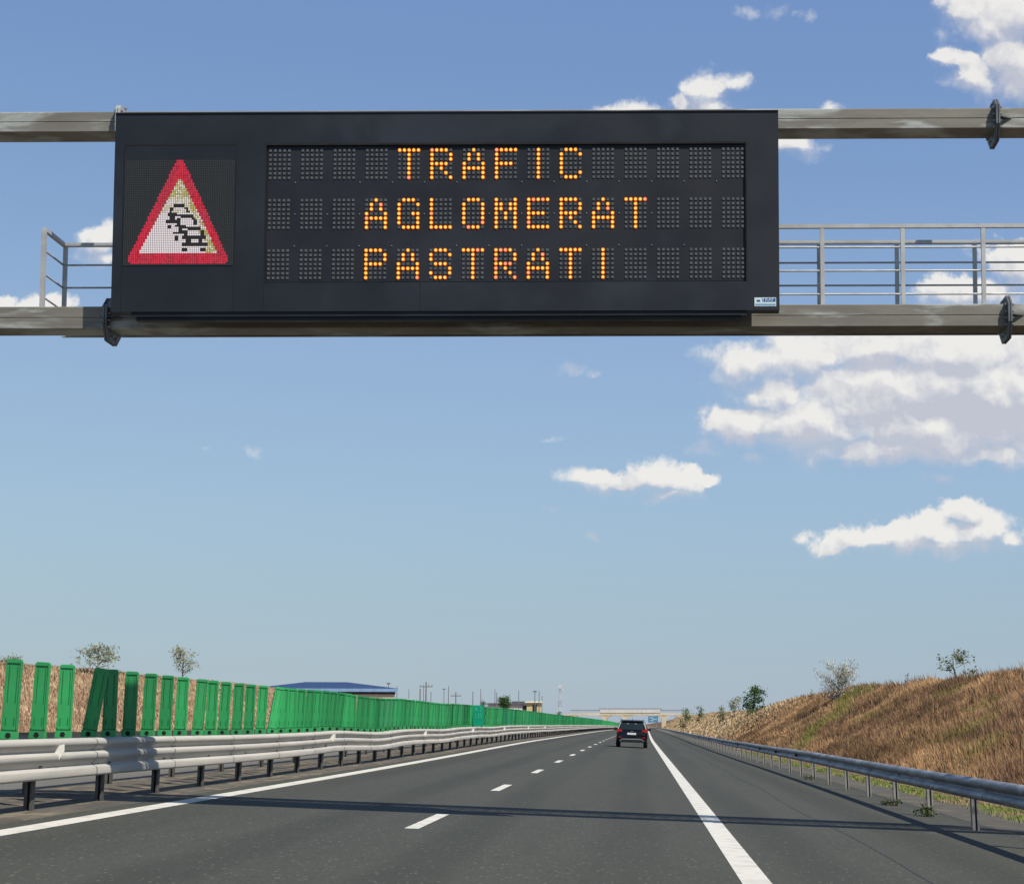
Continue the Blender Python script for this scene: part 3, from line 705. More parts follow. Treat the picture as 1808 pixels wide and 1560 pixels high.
# pictogram screen
pic = MB(); box2(pic, 215.5, 411.5, 279.5, 466.5, -.006, .004, 'led_mesh')
pco = pic.build('pictogram_screen', sg)
N = 60
def inside(u, v):
    """which lamp of the 60 x 60 matrix is what"""
    # outer triangle with rounded corners
    t = (v-0)/59.0; half = 1.7+26.9*t; cxx = 30.0
    if not (0 <= v <= 59) or abs(u-cxx) > half: return None
    if v > 57 and abs(u-cxx) > half-(v-56)*.9: return None
    ti = (v-10.6)/42.0
    if v < 10.6 or v > 52.6 or abs(u-30.2) > .6+20.7*ti: return 'r'
    u = (u-2.6)/.958; v = (v-.77)/.985
    for ox, oy in ((0, 0), (-4.5, -6.6), (-9, -13.2)):          # the front car hides the ones behind it
        a = u-ox; b_ = v-oy
        if 34 <= a <= 41.2 and 37.6 <= b_ < 39.4: return 'k'
        if 39.4 <= b_ < 43.2 and (abs(a-(33.6-(b_-39)*.22)) < .9 or abs(a-(41.6+(b_-39)*.3)) < 1.0): return 'k'
        if 39.4 <= b_ < 43.2 and 33 < a < 42.5: return 'w'
        if 43.2 <= b_ < 44.6 and 31 <= a <= 44.5: return 'k'
        if 44.6 <= b_ < 47.2 and 31 <= a <= 44.5: return 'k' if 32.6 <= a <= 42.4 and not (35.6 <= a <= 39.6 and 45.0 <= b_ < 46.6) else 'w'
        if 47.2 <= b_ < 48.8 and 30.4 <= a <= 45.2: return 'k'
        if 48.8 <= b_ < 52.4 and 30.2 <= a <= 45.4: return 'k' if 49.8 <= b_ and (30.9 <= a <= 33.5 or 41.6 <= a <= 44.3) else 'w'
        if 36.4 <= b_ < 37.6 and 32.5 <= a <= 42.5: return 'w'
    return 'w'
tri = MB(); unl = MB(); wh = MB(); ck = MB()
wpx = (411.5-215.5)/N; hpx = (466.5-279.5)/N
for iv in range(N):
    for iu in range(N):
        u, v_ = iu+.5, iv+.5; c = inside(u, v_)
        x, y = 215.5+iu*wpx+wpx/2, 279.5+iv*hpx+hpx/2; a, b_ = sq(x), Z(y)
        if c is None: unl.quad((a-.0055, -.0075, b_-.0055), (a+.0055, -.0075, b_-.0055), (a+.0055, -.0075, b_+.0055), (a-.0055, -.0075, b_+.0055), 'led_off2'); continue
        if c == 'r':
            mm = 'lred' if random.random() < .65 else 'lred2'; tgt = tri; s_ = .0092
        elif c == 'k': ck.quad((a-.0105, -.0078, b_-.0105), (a+.0105, -.0078, b_-.0105), (a+.0105, -.0078, b_+.0105), (a-.0105, -.0078, b_+.0105), 'lcar'); continue
        else:
            yel = (v_ < 22 and random.random() < .55) or (u > 30+(v_-10)*.36 and random.random() < .6)
            mm = 'lyel' if yel else ('lyw' if (v_ < 30 or u > 44) and random.random() < .6 else 'lwhite'); tgt = wh; s_ = .0090
        tgt.quad((a-s_, -.008, b_-s_), (a+s_, -.008, b_-s_), (a+s_, -.008, b_+s_), (a-s_, -.008, b_+s_), mm)
unl.build('unlit_pixels', pco); tri.build('red_triangle', pco); wh.build('white_field', pco); ck.build('queued_cars', pco)
# maker's plate
m = MB(); box2(m, 1331, 1369, 526, 541.5, -.006, .0, 'signwhite'); st = m.build('maker_plate', sg)
m = MB(); box2(m, 1345, 1368, 527, 533.5, -.0075, -.005, 'stickb'); box2(m, 1335, 1341, 530, 533.5, -.0075, -.005, 'stickb'); box2(m, 1332, 1368, 537, 540.3, -.0075, -.005, 'lblue'); m.build('printed_field', st)
text('TRAF', .06, 'signwhite', st, (sq(1354.5), -.009, Z(530.3)), sx=1.05, ext=.0005)

# ---------------------------------------------------------------- car ahead
CYr = 101.5; cx = -.52
car = thing('parked_car', 'small dark blue sport utility car driving ahead, seen from behind', 'car', (cx, CYr, 0), 0)
car.name = 'car'
gzc = float(road_z(cx, CYr+2)); car.location.z = gzc; car.rotation_euler = (0, float(cross(CYr))*.55, 0)
def ring(w, z0, z1, y, r0=.12, r1=.12, n=4, tuck=0):
    """rounded rectangle section at station y"""
    pts = []
    for (sx_, sz_, r_) in ((1, 0, r0), (1, 1, r1), (-1, 1, r1), (-1, 0, r0)):
        ccx = sx_*(w-r_); ccz = (z1-r_) if sz_ else (z0+r_)
        a0 = {(1, 0): -90, (1, 1): 0, (-1, 1): 90, (-1, 0): 180}[(sx_, sz_)]
        for k in range(n+1):
            a = R(a0+90*k/n); pts.append((ccx+r_*math.cos(a), y, ccz+r_*math.sin(a)))
    return pts
def loft(mb, rings, m):
    n = len(rings[0]); vs = [p for r_ in rings for p in r_]
    fs = [(i*n+j, i*n+(j+1) % n, (i+1)*n+(j+1) % n, (i+1)*n+j) for i in range(len(rings)-1) for j in range(n)]
    fs += [tuple(range(n)), tuple((len(rings)-1)*n+j for j in range(n))]
    mb.add(vs, fs, m)
b = MB()
loft(b, [ring(.80, .36, .92, -.02, .14, .10), ring(.88, .32, 1.02, .08, .16, .12), ring(.905, .30, 1.05, .45, .16, .13), ring(.915, .28, 1.04, 1.8, .14, .14), ring(.91, .28, 1.0, 3.2, .14, .16), ring(.87, .30, .92, 4.0, .16, .18), ring(.74, .36, .74, 4.3, .16, .16)], 'paint')
b.build('body', car, smooth=True)
b = MB()   # cabin: tumblehome sections, sloping tail
def cab(w0, w1, z0, z1, y): return [(w0, y, z0), (w0*.5+w1*.5+.015, y, (z0+z1)/2), (w1, y, z1-.07), (w1-.10, y, z1-.005), (0, y, z1), (-w1+.10, y, z1-.005), (-w1, y, z1-.07), (-w0*.5-w1*.5-.015, y, (z0+z1)/2), (-w0, y, z0)]
tail = cab(.86, .70, .98, 1.52, 0)
tail = [(x, .10+(z-.98)*.62, z) for x, y, z in tail]
loft(b, [tail, cab(.875, .70, 1.0, 1.60, .85), cab(.88, .71, 1.0, 1.62, 1.7), cab(.88, .70, .98, 1.58, 2.5), cab(.86, .60, .96, 1.30, 3.05), cab(.84, .55, .94, 1.0, 3.4)], 'paint')
cabn = b.build('cabin', car)
b = MB()
f = lambda x, z: (x, .10+(z-.98)*.62-.012, z)
b.add([f(-.70, 1.04), f(.70, 1.04), f(.60, 1.44), f(.52, 1.475), f(-.52, 1.475), f(-.60, 1.44)], [(0, 1, 2, 3, 4, 5)], 'glass')
b.build('rear_window', car)
b = MB()
for sx_ in (-1, 1):
    for y0, y1 in ((.62, 1.35), (1.42, 2.45)):
        b.add([(sx_*.893, y0-.12, 1.03), (sx_*.893, y1, 1.03), (sx_*.735, y1-.05, 1.49), (sx_*.735, y0+.15, 1.49)], [(0, 1, 2, 3)], 'glass')
b.build('side_window', car)
b = MB()
for hx in (-.24, .22): b.box((hx-.02, .31-.035+.05, 1.30), (.14, .02, .20), 'seat')
b.box((-.0, .2, 1.1), (.01, .01, .01), 'seat'); b.build('headrest', car)
for s_ in (-1, 1):
    b = MB(); b.tube([(s_*.66, .55, 1.585), (s_*.67, .65, 1.64), (s_*.67, 2.2, 1.655), (s_*.66, 2.4, 1.60)], .02, 'silver', 8); b.build('roof_rail', car)
    b = MB()   # silver strip painting the sky's reflection on the rear pillar
    b.add([f(s_*.80, 1.02), f(s_*.86, 1.0), f(s_*.71, 1.46), f(s_*.63, 1.46)], [(0, 1, 2, 3)], 'silver'); b.build('pillar_sheen', car)
    b = MB(); b.prism([(s_*.52, .90), (s_*.88, .86), (s_*.895, 1.0), (s_*.84, 1.10), (s_*.60, 1.02)], 'y', -.015, .16, 'tail'); b.build('tail_lamp', car, bevel=.012)
    b = MB(); b.box((s_*1.0, 2.55, 1.06), (.20, .10, .15), 'trim'); b.box((s_*.90, 2.58, 1.0), (.10, .05, .04), 'trim'); b.build('wing_mirror', car, bevel=.02)
    b = MB(); b.box((s_*.68, -.028, .60), (.16, .02, .045), 'tail'); b.build('reflector', car)
    b = MB(); b.tube([(s_*.58, -.06, .40), (s_*.58, .08, .40)], .04, 'silver', 10); b.build('exhaust', car)
    for wy in (.78, 3.35):
        b = MB(); b.tube([(s_*.68, wy, .335), (s_*.69, wy, .335), (s_*.90, wy, .335), (s_*.91, wy, .335)], [.30, .335, .335, .30], 'tyre', 22); w_ = b.build('wheel', car, smooth=False)
        b = MB(); b.tube([(s_*.895, wy, .335), (s_*.918, wy, .335)], [.22, .20], 'silver', 14); b.build('rim', w_)
b = MB(); b.box((-.02, -.04, .80), (.52, .02, .115), 'plate'); b.build('licence_plate', car, bevel=.008)
b = MB(); b.prism([(-.66, .30), (.66, .30), (.70, .40), (.60, .50), (-.60, .50), (-.70, .40)], 'y', -.07, .3, 'trim'); b.prism([(-.74, .36), (-.62, .50), (-.52, .535), (.52, .535), (.62, .50), (.74, .36), (.69, .36), (.56, .455), (-.56, .455), (-.69, .36)], 'y', -.085, .0, 'silver')
b.build('rear_bumper_trim', car, bevel=.01)
b = MB(); b.prism([(-.10, .94), (.10, .94), (.05, .965), (-.05, .965)], 'y', -.035, .0, 'silver'); b.build('badge', car)
b = MB(); b.prism([(-.60, 1.50), (.60, 1.50), (.56, 1.555), (-.56, 1.555)], 'y', .32, .62, 'paint'); b.build('roof_spoiler', car, bevel=.01)
b = MB(); b.tube([(0, .9, 1.60), (0, .82, 1.72)], [.012, .006], 'trim', 6); b.build('aerial', car)

# ---------------------------------------------------------------- bridge
BY = 900.0
br = thing('road_bridge', 'pale concrete bridge crossing the motorway in the distance', 'bridge', (0, BY, 0))
def bX(x): return P(x, 1270, BY).x
def bZ(y): return P(1131, y, BY).z
m = MB()
top = [(x, bZ(1257+((x-1112)/95)**2*2.0)) for x in range(1000, 1216, 12)]
def arch(x0, x1, zt_, zb_):
    n = 8; o = []
    for k in range(n+1):
        t_ = k/n; o.append((x0+(x1-x0)*t_, zt_-(zt_-zb_)*(abs(2*t_-1)**6)*.35))
    return o
# deck and piers as strips so that the openings are real
lev = bZ(1262.5); gl = -1.6
spans = [(1012, 1066), (1072, 1101), (1108, 1168), (1176, 1200)]
def span_poly(xa, xb):
    pts = [(bX(xa), lev+.1), (bX(xb), lev+.1)]; return pts
deck = MB(); segs = list(range(996, 1221, 4))
for a, c in zip(segs, segs[1:]):
    za = bZ(1257.3+((a-1112)/95)**2*2.0); zc_ = bZ(1257.3+((c-1112)/95)**2*2.0)
    deck.prism([(bX(a), lev), (bX(c), lev), (bX(c), zc_), (bX(a), za)], 'y', -5, 5, 'concrete')
deck.build('deck', br)
for x0, x1 in spans:   # haunches beside each pier
    m = MB()
    for s_, xx in ((1, x0), (-1, x1)):
        w_ = 3.2; x_ = bX(xx); m.prism([(x_, lev), (x_+s_*w_, lev), (x_+s_*w_*.4, lev-.5), (x_, lev-1.8)], 'y', -4.9, 4.9, 'concrete')
    m.build('haunch', br)
for x0, x1 in ((996, 1012), (1066, 1072), (1101, 1108), (1168, 1176), (1200, 1220)):
    m = MB(); m.box(((bX(x0)+bX(x1))/2, 0, (lev+gl)/2-.02), (bX(x1)-bX(x0), 9.6, lev-gl), 'concrete'); m.build('pier', br)
m = MB(); m.box(((bX(1060)+bX(1165))/2, -5.1, (bZ(1252.5)+bZ(1258))/2), (bX(1165)-bX(1060), .2, bZ(1252.5)-bZ(1258)), 'parapet'); m.build('parapet', br)
m = MB()
for xa, xb, yz in ((1008, 1062, 1253.5), (1058, 1168, 1250.7), (1166, 1216, 1253.5)):
    za = bZ(yz); m.box(((bX(xa)+bX(xb))/2, -5.0, za), (bX(xb)-bX(xa), .12, .42), 'post')
    for k in range(12): m.box((bX(xa)+(bX(xb)-bX(xa))*k/11, -5.0, za-.5), (.14, .12, .9), 'post')
m.build('railing', br)
t = thing('road_sign', 'blue motorway direction sign seen through the right opening of the bridge', 'road sign', (P(1153, 1270, 1000).x, 1000, 0))
m = MB(); m.box((0, 0, P(1131, 1269, 1000).z), (5.6, .12, 3.6), 'bluesign'); m.build('panel', t)
m = MB()
for k, (u, v_, w_) in enumerate(((-1.0, .8, 2.2), (.8, .1, 2.6), (-.6, -.7, 2.0))): m.box((u, -.08, P(1131, 1269, 1000).z+v_), (w_, .05, .32), 'signwhite')
m.build('lettering', t)
for s_ in (-2, 2):
    m = MB(); m.box((s_, .15, .8), (.22, .22, 6), 'post'); m.build('leg', t)

# ---------------------------------------------------------------- buildings on the left horizon
def gabled(name, label, cat, x0, x1, Y, dpt, zg, ze, zr, wm, rm, hip=0, fascia=None, group=None):
    t = thing(name, label, cat, ((x0+x1)/2, Y, zg), group=group); w = x1-x0; ze -= zg; zr -= zg
    m = MB(); m.box((0, dpt/2, ze/2-1), (w, dpt, ze+2), wm); wo_ = m.build('wall', t)
    m = MB(); o = .5; a = w/2+o; c = dpt/2; rx = w/2-hip*dpt/2*1.0 if hip else w/2+o
    vs = [(-a, -o, ze), (a, -o, ze), (a, dpt+o, ze), (-a, dpt+o, ze), (-rx, c, zr), (rx, c, zr)]
    m.add(vs, [(0, 1, 5, 4), (1, 2, 5), (2, 3, 4, 5), (3, 0, 4), (0, 3, 2, 1)], rm); m.build('roof', t)
    if fascia: m = MB(); m.box((0, -o-.05, ze-.3), (2*a, .1, .55), fascia); m.box((0, -o+.4, ze-.78), (2*a-.8, .1, .4), 'darkroof'); m.build('fascia', t)
    return t
A = P(455, 1215, 300).x; Bx = P(696, 1215, 300).x
bl = gabled('warehouse', 'long warehouse with a low blue metal roof above the green blades', 'warehouse', A, Bx, 300, 14, 3.4, P(1131, 1214.5, 300).z, P(1131, 1203.5, 307).z, 'cream', 'blue', hip=1.15, fascia='lblue'); bl.rotation_euler.z = .17
for k in range(4): m = MB(); m.box((-9+6*k, -.03, 1.6), (2.2, .08, 1.2), 'window'); m.build('window', bl)
def at(x, y, Y): p = P(x, y, Y); return p
p0, p1 = at(862, 1245, 420), at(918, 1245, 420)
gabled('long_house', 'low white-walled building with a flat dark roof beside the round dark tree', 'building', p0.x, p1.x, 420, 9, 3.2, at(0, 1243, 420).z, at(0, 1240.5, 425).z, 'whitewall', 'darkroof')
p0, p1 = at(906, 1245, 440), at(938, 1245, 440)
gabled('dark_shed', 'dark grey roofed shed between the white building and the yellow house', 'shed', p0.x, p1.x, 440, 10, 3.2, at(0, 1245, 440).z, at(0, 1237.5, 445).z, 'darkroof', 'darkroof')
p0, p1 = at(930, 1245, 415), at(953, 1245, 415)
yh = gabled('yellow_house', 'small pale yellow house with a dark doorway at the end of the low buildings', 'house', p0.x, p1.x, 415, 7, 3.2, at(0, 1240, 415).z, at(0, 1237.5, 418).z, 'yellow', 'cream')
m = MB(); m.box((.35, -.04, 1.6), (.95, .1, 2.6), 'window'); m.build('door', yh)
m = MB(); p = at(720, 1226, 260)
t = thing('white_van', 'white flat-topped shape of a parked van showing above the green blades', 'van', (p.x, 260, 3.6))
m.box((0, 1, .9), (.72, 2.2, 1.3), 'hut'); m.build('body', t, bevel=.08)
m = MB(); m.box((0, -.12, 1.15), (.55, .03, .4), 'window'); m.build('rear_window', t)
m = MB()
for s_ in (-1, 1):
    for wy in (.3, 1.7): m.tube([(s_*.28, wy, .2), (s_*.38, wy, .2)], .25, 'tyre', 12)
m.build('wheels', t)
# poles
poles = [(686, 1206, 1216, 1), (701, 1211, 1228, 0), (722, 1216, 1232, 0), (742, 1215, 1232, 2), (748, 1211, 1232, 0), (752.5, 1203, 1232, 3), (761, 1220, 1236, 0), (784, 1216, 1236, 1), (792, 1211, 1236, 0), (805, 1221, 1240, 3),
 (835, 1220, 1244, 0), (849, 1216, 1244, 0), (874, 1216, 1248, 0), (877, 1222, 1248, 0), (916, 1218, 1250, 0), (944.5, 1220, 1252, 1), (952, 1219, 1252, 0), (957, 1228, 1254, 0)]
ORD = ['first', 'second', 'third', 'fourth', 'fifth', 'sixth', 'seventh', 'eighth', 'ninth', 'tenth', 'eleventh', 'twelfth', 'thirteenth', 'fourteenth', 'fifteenth', 'sixteenth', 'seventeenth', 'eighteenth']
for k, (x, yt, yb_, kind) in enumerate(poles):
    Yp = 330+25*((k*7) % 5); a = P(x, yt, Yp); h = a.z-2.8
    what = 'taller pole with a crossarm' if k == 5 else ('short pole with a crossarm' if kind == 3 else ('thick dark pole' if kind == 2 else ('pole with a small head' if kind == 1 else 'thin dark pole')))
    t = thing('utility_pole', f'{what} on the far skyline, {ORD[k]} pole counted from the blue roof', 'utility pole', (a.x, Yp, 2.8), group='utility poles on the far skyline')
    r_ = .10 if kind < 2 else .16
    m = MB(); m.tube([(0, 0, -1), (0, 0, h)], [r_, r_*.7], 'wood', 7); m.build('shaft', t)
    if kind == 3: m = MB(); m.box((0, 0, h-.9), (2.4, .14, .16), 'wood'); [m.box((s_, 0, h-.7), (.1, .1, .3), 'wood') for s_ in (-1.1, -.5, .5, 1.1)]; m.build('crossarm', t)
    if kind == 1: m = MB(); m.box((0, 0, h), (.7, .2, .25), 'wood'); m.build('head', t)
# wires between the crossarm poles
m = MB()
# lattice tower
p = P(989, 1209, 700); t = thing('lattice_mast', 'slender red and white lattice mast on the horizon', 'mast', (p.x, 700, 2.5))
H = p.z-2.5
for k in range(5):
    m = MB(); z0, z1 = H*k/5, H*(k+1)/5
    for s_, q_ in ((-1, -1), (1, -1), (1, 1), (-1, 1)):
        w0, w1 = .75-.4*k/5, .75-.4*(k+1)/5; m.tube([(s_*w0, q_*w0, z0), (s_*w1, q_*w1, z1)], .055, 'toww' if k % 2 else 'towr', 5)
        m.tube([(s_*w0, q_*w0, z0), (-s_*w1, q_*w1, z1)], .03, 'toww' if k % 2 else 'towr', 5)
    m.build('lattice_section', t)
m = MB(); m.box((0, -.3, H-.6), (1.2, .5, 1.2), 'toww'); m.box((.9, -.3, H-1.8), (.5, .5, .9), 'toww'); m.build('antenna', t)

# ---------------------------------------------------------------- trees and bushes
def leafcloud(centres, n, spread, size, cols, seed, flat=.7):
    r_ = np.random.default_rng(seed); c = np.array(centres); k = r_.integers(0, len(c), n)
    pos = c[k]+r_.normal(0, 1, (n, 3))*np.array([spread, spread, spread*flat])
    a = r_.normal(0, 1, (n, 3)); a /= np.linalg.norm(a, axis=1)[:, None]; b = np.cross(a, r_.normal(0, 1, (n, 3))); b /= np.linalg.norm(b, axis=1)[:, None]
    s = size*r_.uniform(.5, 1.3, n)[:, None]
    v = np.stack([pos-a*s, pos+b*s*.45, pos+a*s, pos-b*s*.45], 1).reshape(-1, 3)
    cc = np.array(cols); pick = cc[r_.integers(0, len(cc), n)]*r_.uniform(.75, 1.25, n)[:, None]
    tone = (.8+.4*fbm(pos[:, 0]*1.0+50, pos[:, 2]*1.0+9, 1.6/max(spread, .15)/3, 2, seed))[:, None]
    return v, np.arange(4*n).reshape(-1, 4), np.repeat(pick*tone, 4, 0)
def tree(name, label, cat, base, h, w, trunk_h, nb, nl, spread, size, cols, bark='bark', seed=1, up=.5, rad=.05, bare=0, flat=.7, group=None, depth2=3, tipsonly=True):
    rr_ = random.Random(seed); t = thing(name, label, cat, base, group=group); m = MB(); tips = []
    m.tube([(0, 0, -.3), (rr_.uniform(-.05, .05)*h, 0, h*.35), (rr_.uniform(-.06, .06)*h, 0, h*.7), (rr_.uniform(-.05, .05)*h, 0, h*.93)], [rad, rad*.75, rad*.45, rad*.15], bark, 6)
    for k in range(nb):
        f0 = trunk_h+(1-trunk_h)*.85*(k+.5)/nb; a = rr_.uniform(0, 6.283); ll = w*.5*rr_.uniform(.6, 1.1)*(1-.55*max(0, f0-trunk_h)/(1-trunk_h+.01))
        s0 = Vector((0, 0, h*f0*.95)); e = s0+Vector((math.cos(a)*ll, math.sin(a)*ll, ll*up*rr_.uniform(.5, 1.5)))
        mid = (s0+e)/2+Vector((0, 0, ll*.12*rr_.uniform(-1, 1))); r0 = rad*.42*(1.1-f0)
        m.tube([s0, mid, e], [r0+.004, r0*.7+.003, .004], bark, 5)
        for q_ in range(depth2):
            st = s0.lerp(e, rr_.uniform(.35, .95)); d = Vector((rr_.uniform(-1, 1), rr_.uniform(-1, 1), rr_.uniform(-.2, 1))).normalized()*ll*.38
            m.tube([st, st+d], [r0*.4+.003, .003], bark, 4)
            if k >= bare: tips.append(tuple(st+d*.8))
        if k >= bare: tips.append(tuple(e)); tips.append(tuple(mid))
    m.build('trunk', t)
    if nl: v, f_, c_ = leafcloud(tips, nl, spread, size, cols, seed, flat); npmesh('crown', v, f_, ['leaf'], attr=c_, parent=t)
    return t
def on(x, Y, Xw=None):
    """ground point seen at pixel column x at distance Y"""
    X_ = P(x, 1220, Y).x; return (X_, Y, float(land_z(X_, Y)))
GREY = [(.30, .34, .22), (.24, .28, .17), (.36, .37, .28)]; DK = [(.05, .10, .03), (.07, .13, .04), (.04, .08, .025)]; SIL = [(.55, .55, .48), (.46, .47, .40), (.36, .37, .28)]; OL = [(.14, .17, .07), (.10, .13, .05), (.19, .21, .10)]
def hz(y, Y): return P(1131, y, Y).z
b_ = on(172, 97); tree('sparse_tree', 'wide sparse grey-green tree behind the tipped dark blade', 'tree', b_, hz(1138, 97)-b_[2], 2.6, .22, 16, 1100, .17, .075, GREY, 'palebark', 3, .55, .06, flat=.45)
b_ = on(322, 118); tree('sparse_tree', 'small upright sparse tree behind the sunlit blades', 'tree', b_, hz(1143, 118)-b_[2], 2.0, .15, 16, 900, .15, .07, GREY+[(.36, .30, .16)], 'bark', 12, .9, .05)
b_ = on(14, 84); tree('low_bush', 'low dull green bush on the crest behind the first blade', 'bush', b_, .42, 1.3, .1, 6, 300, .12, .05, OL, 'bark', 5)
b_ = on(1688, 81); tree('young_tree', 'thin young tree with a bare top and leafy side branches on the bank crest', 'tree', (b_[0], b_[1], b_[2]-.9), hz(1146, 81)-b_[2]+.9, 2.5, .50, 9, 420, .10, .075, [(.16, .19, .10), (.22, .24, .13), (.12, .14, .08)], 'bark', 22, .5, .05, bare=0)
b_ = on(1479, 121); tree('silver_shrub', 'silvery white dry shrub at the top of the green streak', 'shrub', (b_[0], b_[1]-1, b_[2]-.7), hz(1180, 121)-b_[2]+.9, 3.4, .12, 44, 2600, .15, .06, SIL, 'palebark', 9, 1.0, .07, depth2=8)
b_ = on(1334, 205); tree('dark_tree', 'dark green conical tree standing on the straw-coloured bank', 'tree', (b_[0], b_[1], b_[2]-.9), hz(1204, 205)-b_[2]+.9, 3.1, .10, 20, 1500, .27, .15, DK, 'bark', 31, .25, .08)
b_ = on(1297, 235); tree('round_tree', 'small round grey-green tree just beyond the dark conical one', 'tree', (b_[0], b_[1], b_[2]), hz(1230, 235)-b_[2], 2.0, .35, 9, 420, .25, .13, OL+GREY, 'bark', 41, .5, .06)
b_ = on(1277, 250); tree('round_bush', 'flat green bush between the round tree and the paired bushes', 'bush', b_, max(.8, hz(1245, 250)-b_[2]), 1.7, .1, 8, 260, .22, .13, OL, 'bark', 45)
b_ = on(1236, 330); tree('round_bush', 'upright bush next to the bridge end, the farther right of two', 'bush', b_, hz(1243, 330)-b_[2], 1.8, .15, 9, 380, .28, .15, OL, 'bark', 47)
b_ = on(1210, 350); tree('round_bush', 'broad green bush hiding the right end of the bridge', 'bush', b_, hz(1249, 350)-b_[2]+.3, 3.4, .1, 10, 700, .40, .17, OL, 'bark', 48)
b_ = on(891, 400); tree('dark_tree', 'round dark green tree above the white building', 'tree', b_, hz(1230, 400)-b_[2], 2.9, .25, 16, 1500, .42, .2, DK, 'bark', 51)
b_ = on(852, 380); tree('round_bush', 'low dark bush left of the long white building', 'bush', b_, hz(1236, 380)-b_[2], 2.0, .1, 8, 260, .3, .17, DK, 'bark', 54)
b_ = on(988, 520); tree('round_bush', 'tiny dark bush at the foot of the lattice mast', 'bush', b_, hz(1252, 520)-b_[2], 2.0, .1, 8, 300, .3, .2, DK, 'bark', 57)
for k, (x, Y, hh, lab) in enumerate(((1602, 99, .85, 'tall dark dry weed stalk on the bank crest, the tallest between shrub and young tree'), (1597, 98, .5, 'short dry weed stalk beside the tallest one on the bank crest'), (1566, 103, .35, 'low tangled dry weed on the crest nearest the silver shrub'),
        (1627, 95, .38, 'dry weed stub between the tallest stalk and the young tree'), (1735, 76, .3, 'short twin stub of dry weed on the crest past the young tree'), (1433, 150, .9, 'pale dry weed on the crest before the silver shrub'))):
    b_ = on(x, Y); m = MB(); t = thing('dry_weed', lab, 'weed', b_, group='dry weeds on the bank crest')
    for q in range(5): m.tube([(q*.03-.06, 0, -.1), (q*.06-.12+random.uniform(-.05, .05), 0, hh*random.uniform(.55, 1))], [.018, .010], 'bark', 4)
    for q in range(14): z_ = random.uniform(.35, 1)*hh; m.tube([(0, 0, z_), (random.uniform(-.16, .16), random.uniform(-.1, .1), z_+.08)], [.012, .014], 'bark', 4)
    m.build('stalks', t)
# weeds at the guardrail posts
for k, (Yw, sc, lab) in enumerate(((30.1, .8, 'dark green leafy weed at the foot of the second guardrail post'), (34.1, .55, 'thin green weed beside the third guardrail post'), (50.2, .5, 'small weed at a post where the guardrail recedes'))):
    x_ = 4.93-.1; v, f_, c_ = leafcloud([(random.uniform(-.2, .12), random.uniform(-.2, .1), random.uniform(.02, .16)*sc) for _ in range(12)], int(260*sc), .05*sc+.01, .035, [(.045, .07, .03), (.07, .10, .04), (.11, .12, .06)], 70+k)
    o = thing('weed', lab, 'weed', (x_, Yw-.1, float(road_z(x_, Yw)))); npmesh('leaves', v, f_, ['leaf'], attr=c_, parent=o)
    m = MB()
    for q in range(7): m.tube([(0, 0, 0), (random.uniform(-.3, .25)*sc, random.uniform(-.1, .1), random.uniform(.15, .36)*sc)], [.005, .003], 'bark', 4)
    m.build('stem', o)

# ---------------------------------------------------------------- grass
def grass(name, Xs, Ys, H, Wd, colf, kind_label, lean_=.35, dn=(0, 0, 1), seed=1):
    r_ = np.random.default_rng(seed); n = len(Xs); z = land_z(Xs, Ys)-.02
    ang = r_.uniform(0, 6.283, n); l = r_.uniform(.1, 1, n)*lean_*H; top = np.c_[Xs+np.cos(ang)*l-.1*H, Ys+np.sin(ang)*l, z+H]
    mid = np.c_[Xs+np.cos(ang)*l*.35, Ys+np.sin(ang)*l*.35, z+H*.6]; w = Wd[:, None]*np.c_[np.ones(n), r_.normal(0, .5, n), np.zeros(n)]
    base = np.c_[Xs, Ys, z]
    v = np.stack([base-w*.5, base+w*.5, mid+w*.55, top, mid-w*.55], 1).reshape(-1, 3)
    i = np.arange(n)*5; f_ = np.c_[i, i+1, i+2, i+4]; f2 = np.c_[i+4, i+2, i+3]
    # all quads: the tip as a degenerate-free kite
    tip = np.c_[i+4, i+2, i+3, i+3]
    col = colf(Xs, Ys, r_)
    c5 = np.repeat(col, 5, 0)
    me = bpy.data.meshes.new(name); nv = len(v)
    me.vertices.add(nv); me.vertices.foreach_set('co', v.astype(np.float32).ravel())
    loops = np.c_[f_, f2].ravel(); me.loops.add(len(loops)); me.loops.foreach_set('vertex_index', loops.astype(np.int32))
    st = np.c_[np.arange(n)*7, np.arange(n)*7+4].ravel(); me.polygons.add(len(st)); me.polygons.foreach_set('loop_start', st.astype(np.int32))
    me.materials.append(M['leaf']); me.update(calc_edges=True)
    a = me.color_attributes.new('Col', 'FLOAT_COLOR', 'POINT'); a.data.foreach_set('color', np.c_[c5, np.ones(nv)].astype(np.float32).ravel())
    o = bpy.data.objects.new(name, me); COL.objects.link(o); o['kind'] = 'stuff'; o['label'] = kind_label; o['category'] = 'grass'; return o
def lerp(a, b, t): return np.array(a)[None]*(1-t[:, None])+np.array(b)[None]*t[:, None]
def green_mask(X_, Y_):
    # a green weedy gully running down the bank below the silver shrub, and a few small patches
    s = (X_-bend(Y_)-7.4)/7.6; yc = 92+26*s+2*np.sin(X_*2)
    g1 = np.clip(1-np.abs(Y_-yc)/(4.5+3*s), 0, 1)**.5*(s > .1)
    g2 = 0
    for px, py, rr_ in ((13.4, 76, 1.1), (12.0, 62, .9), (10.5, 56, 1.2), (11.5, 88, 1.2), (9.5, 49, .8)): g2 = np.maximum(g2, np.clip(1-np.hypot((X_-px), (Y_-py)*.5)/rr_, 0, 1)**.6)
    return np.maximum(g1, g2*.7)
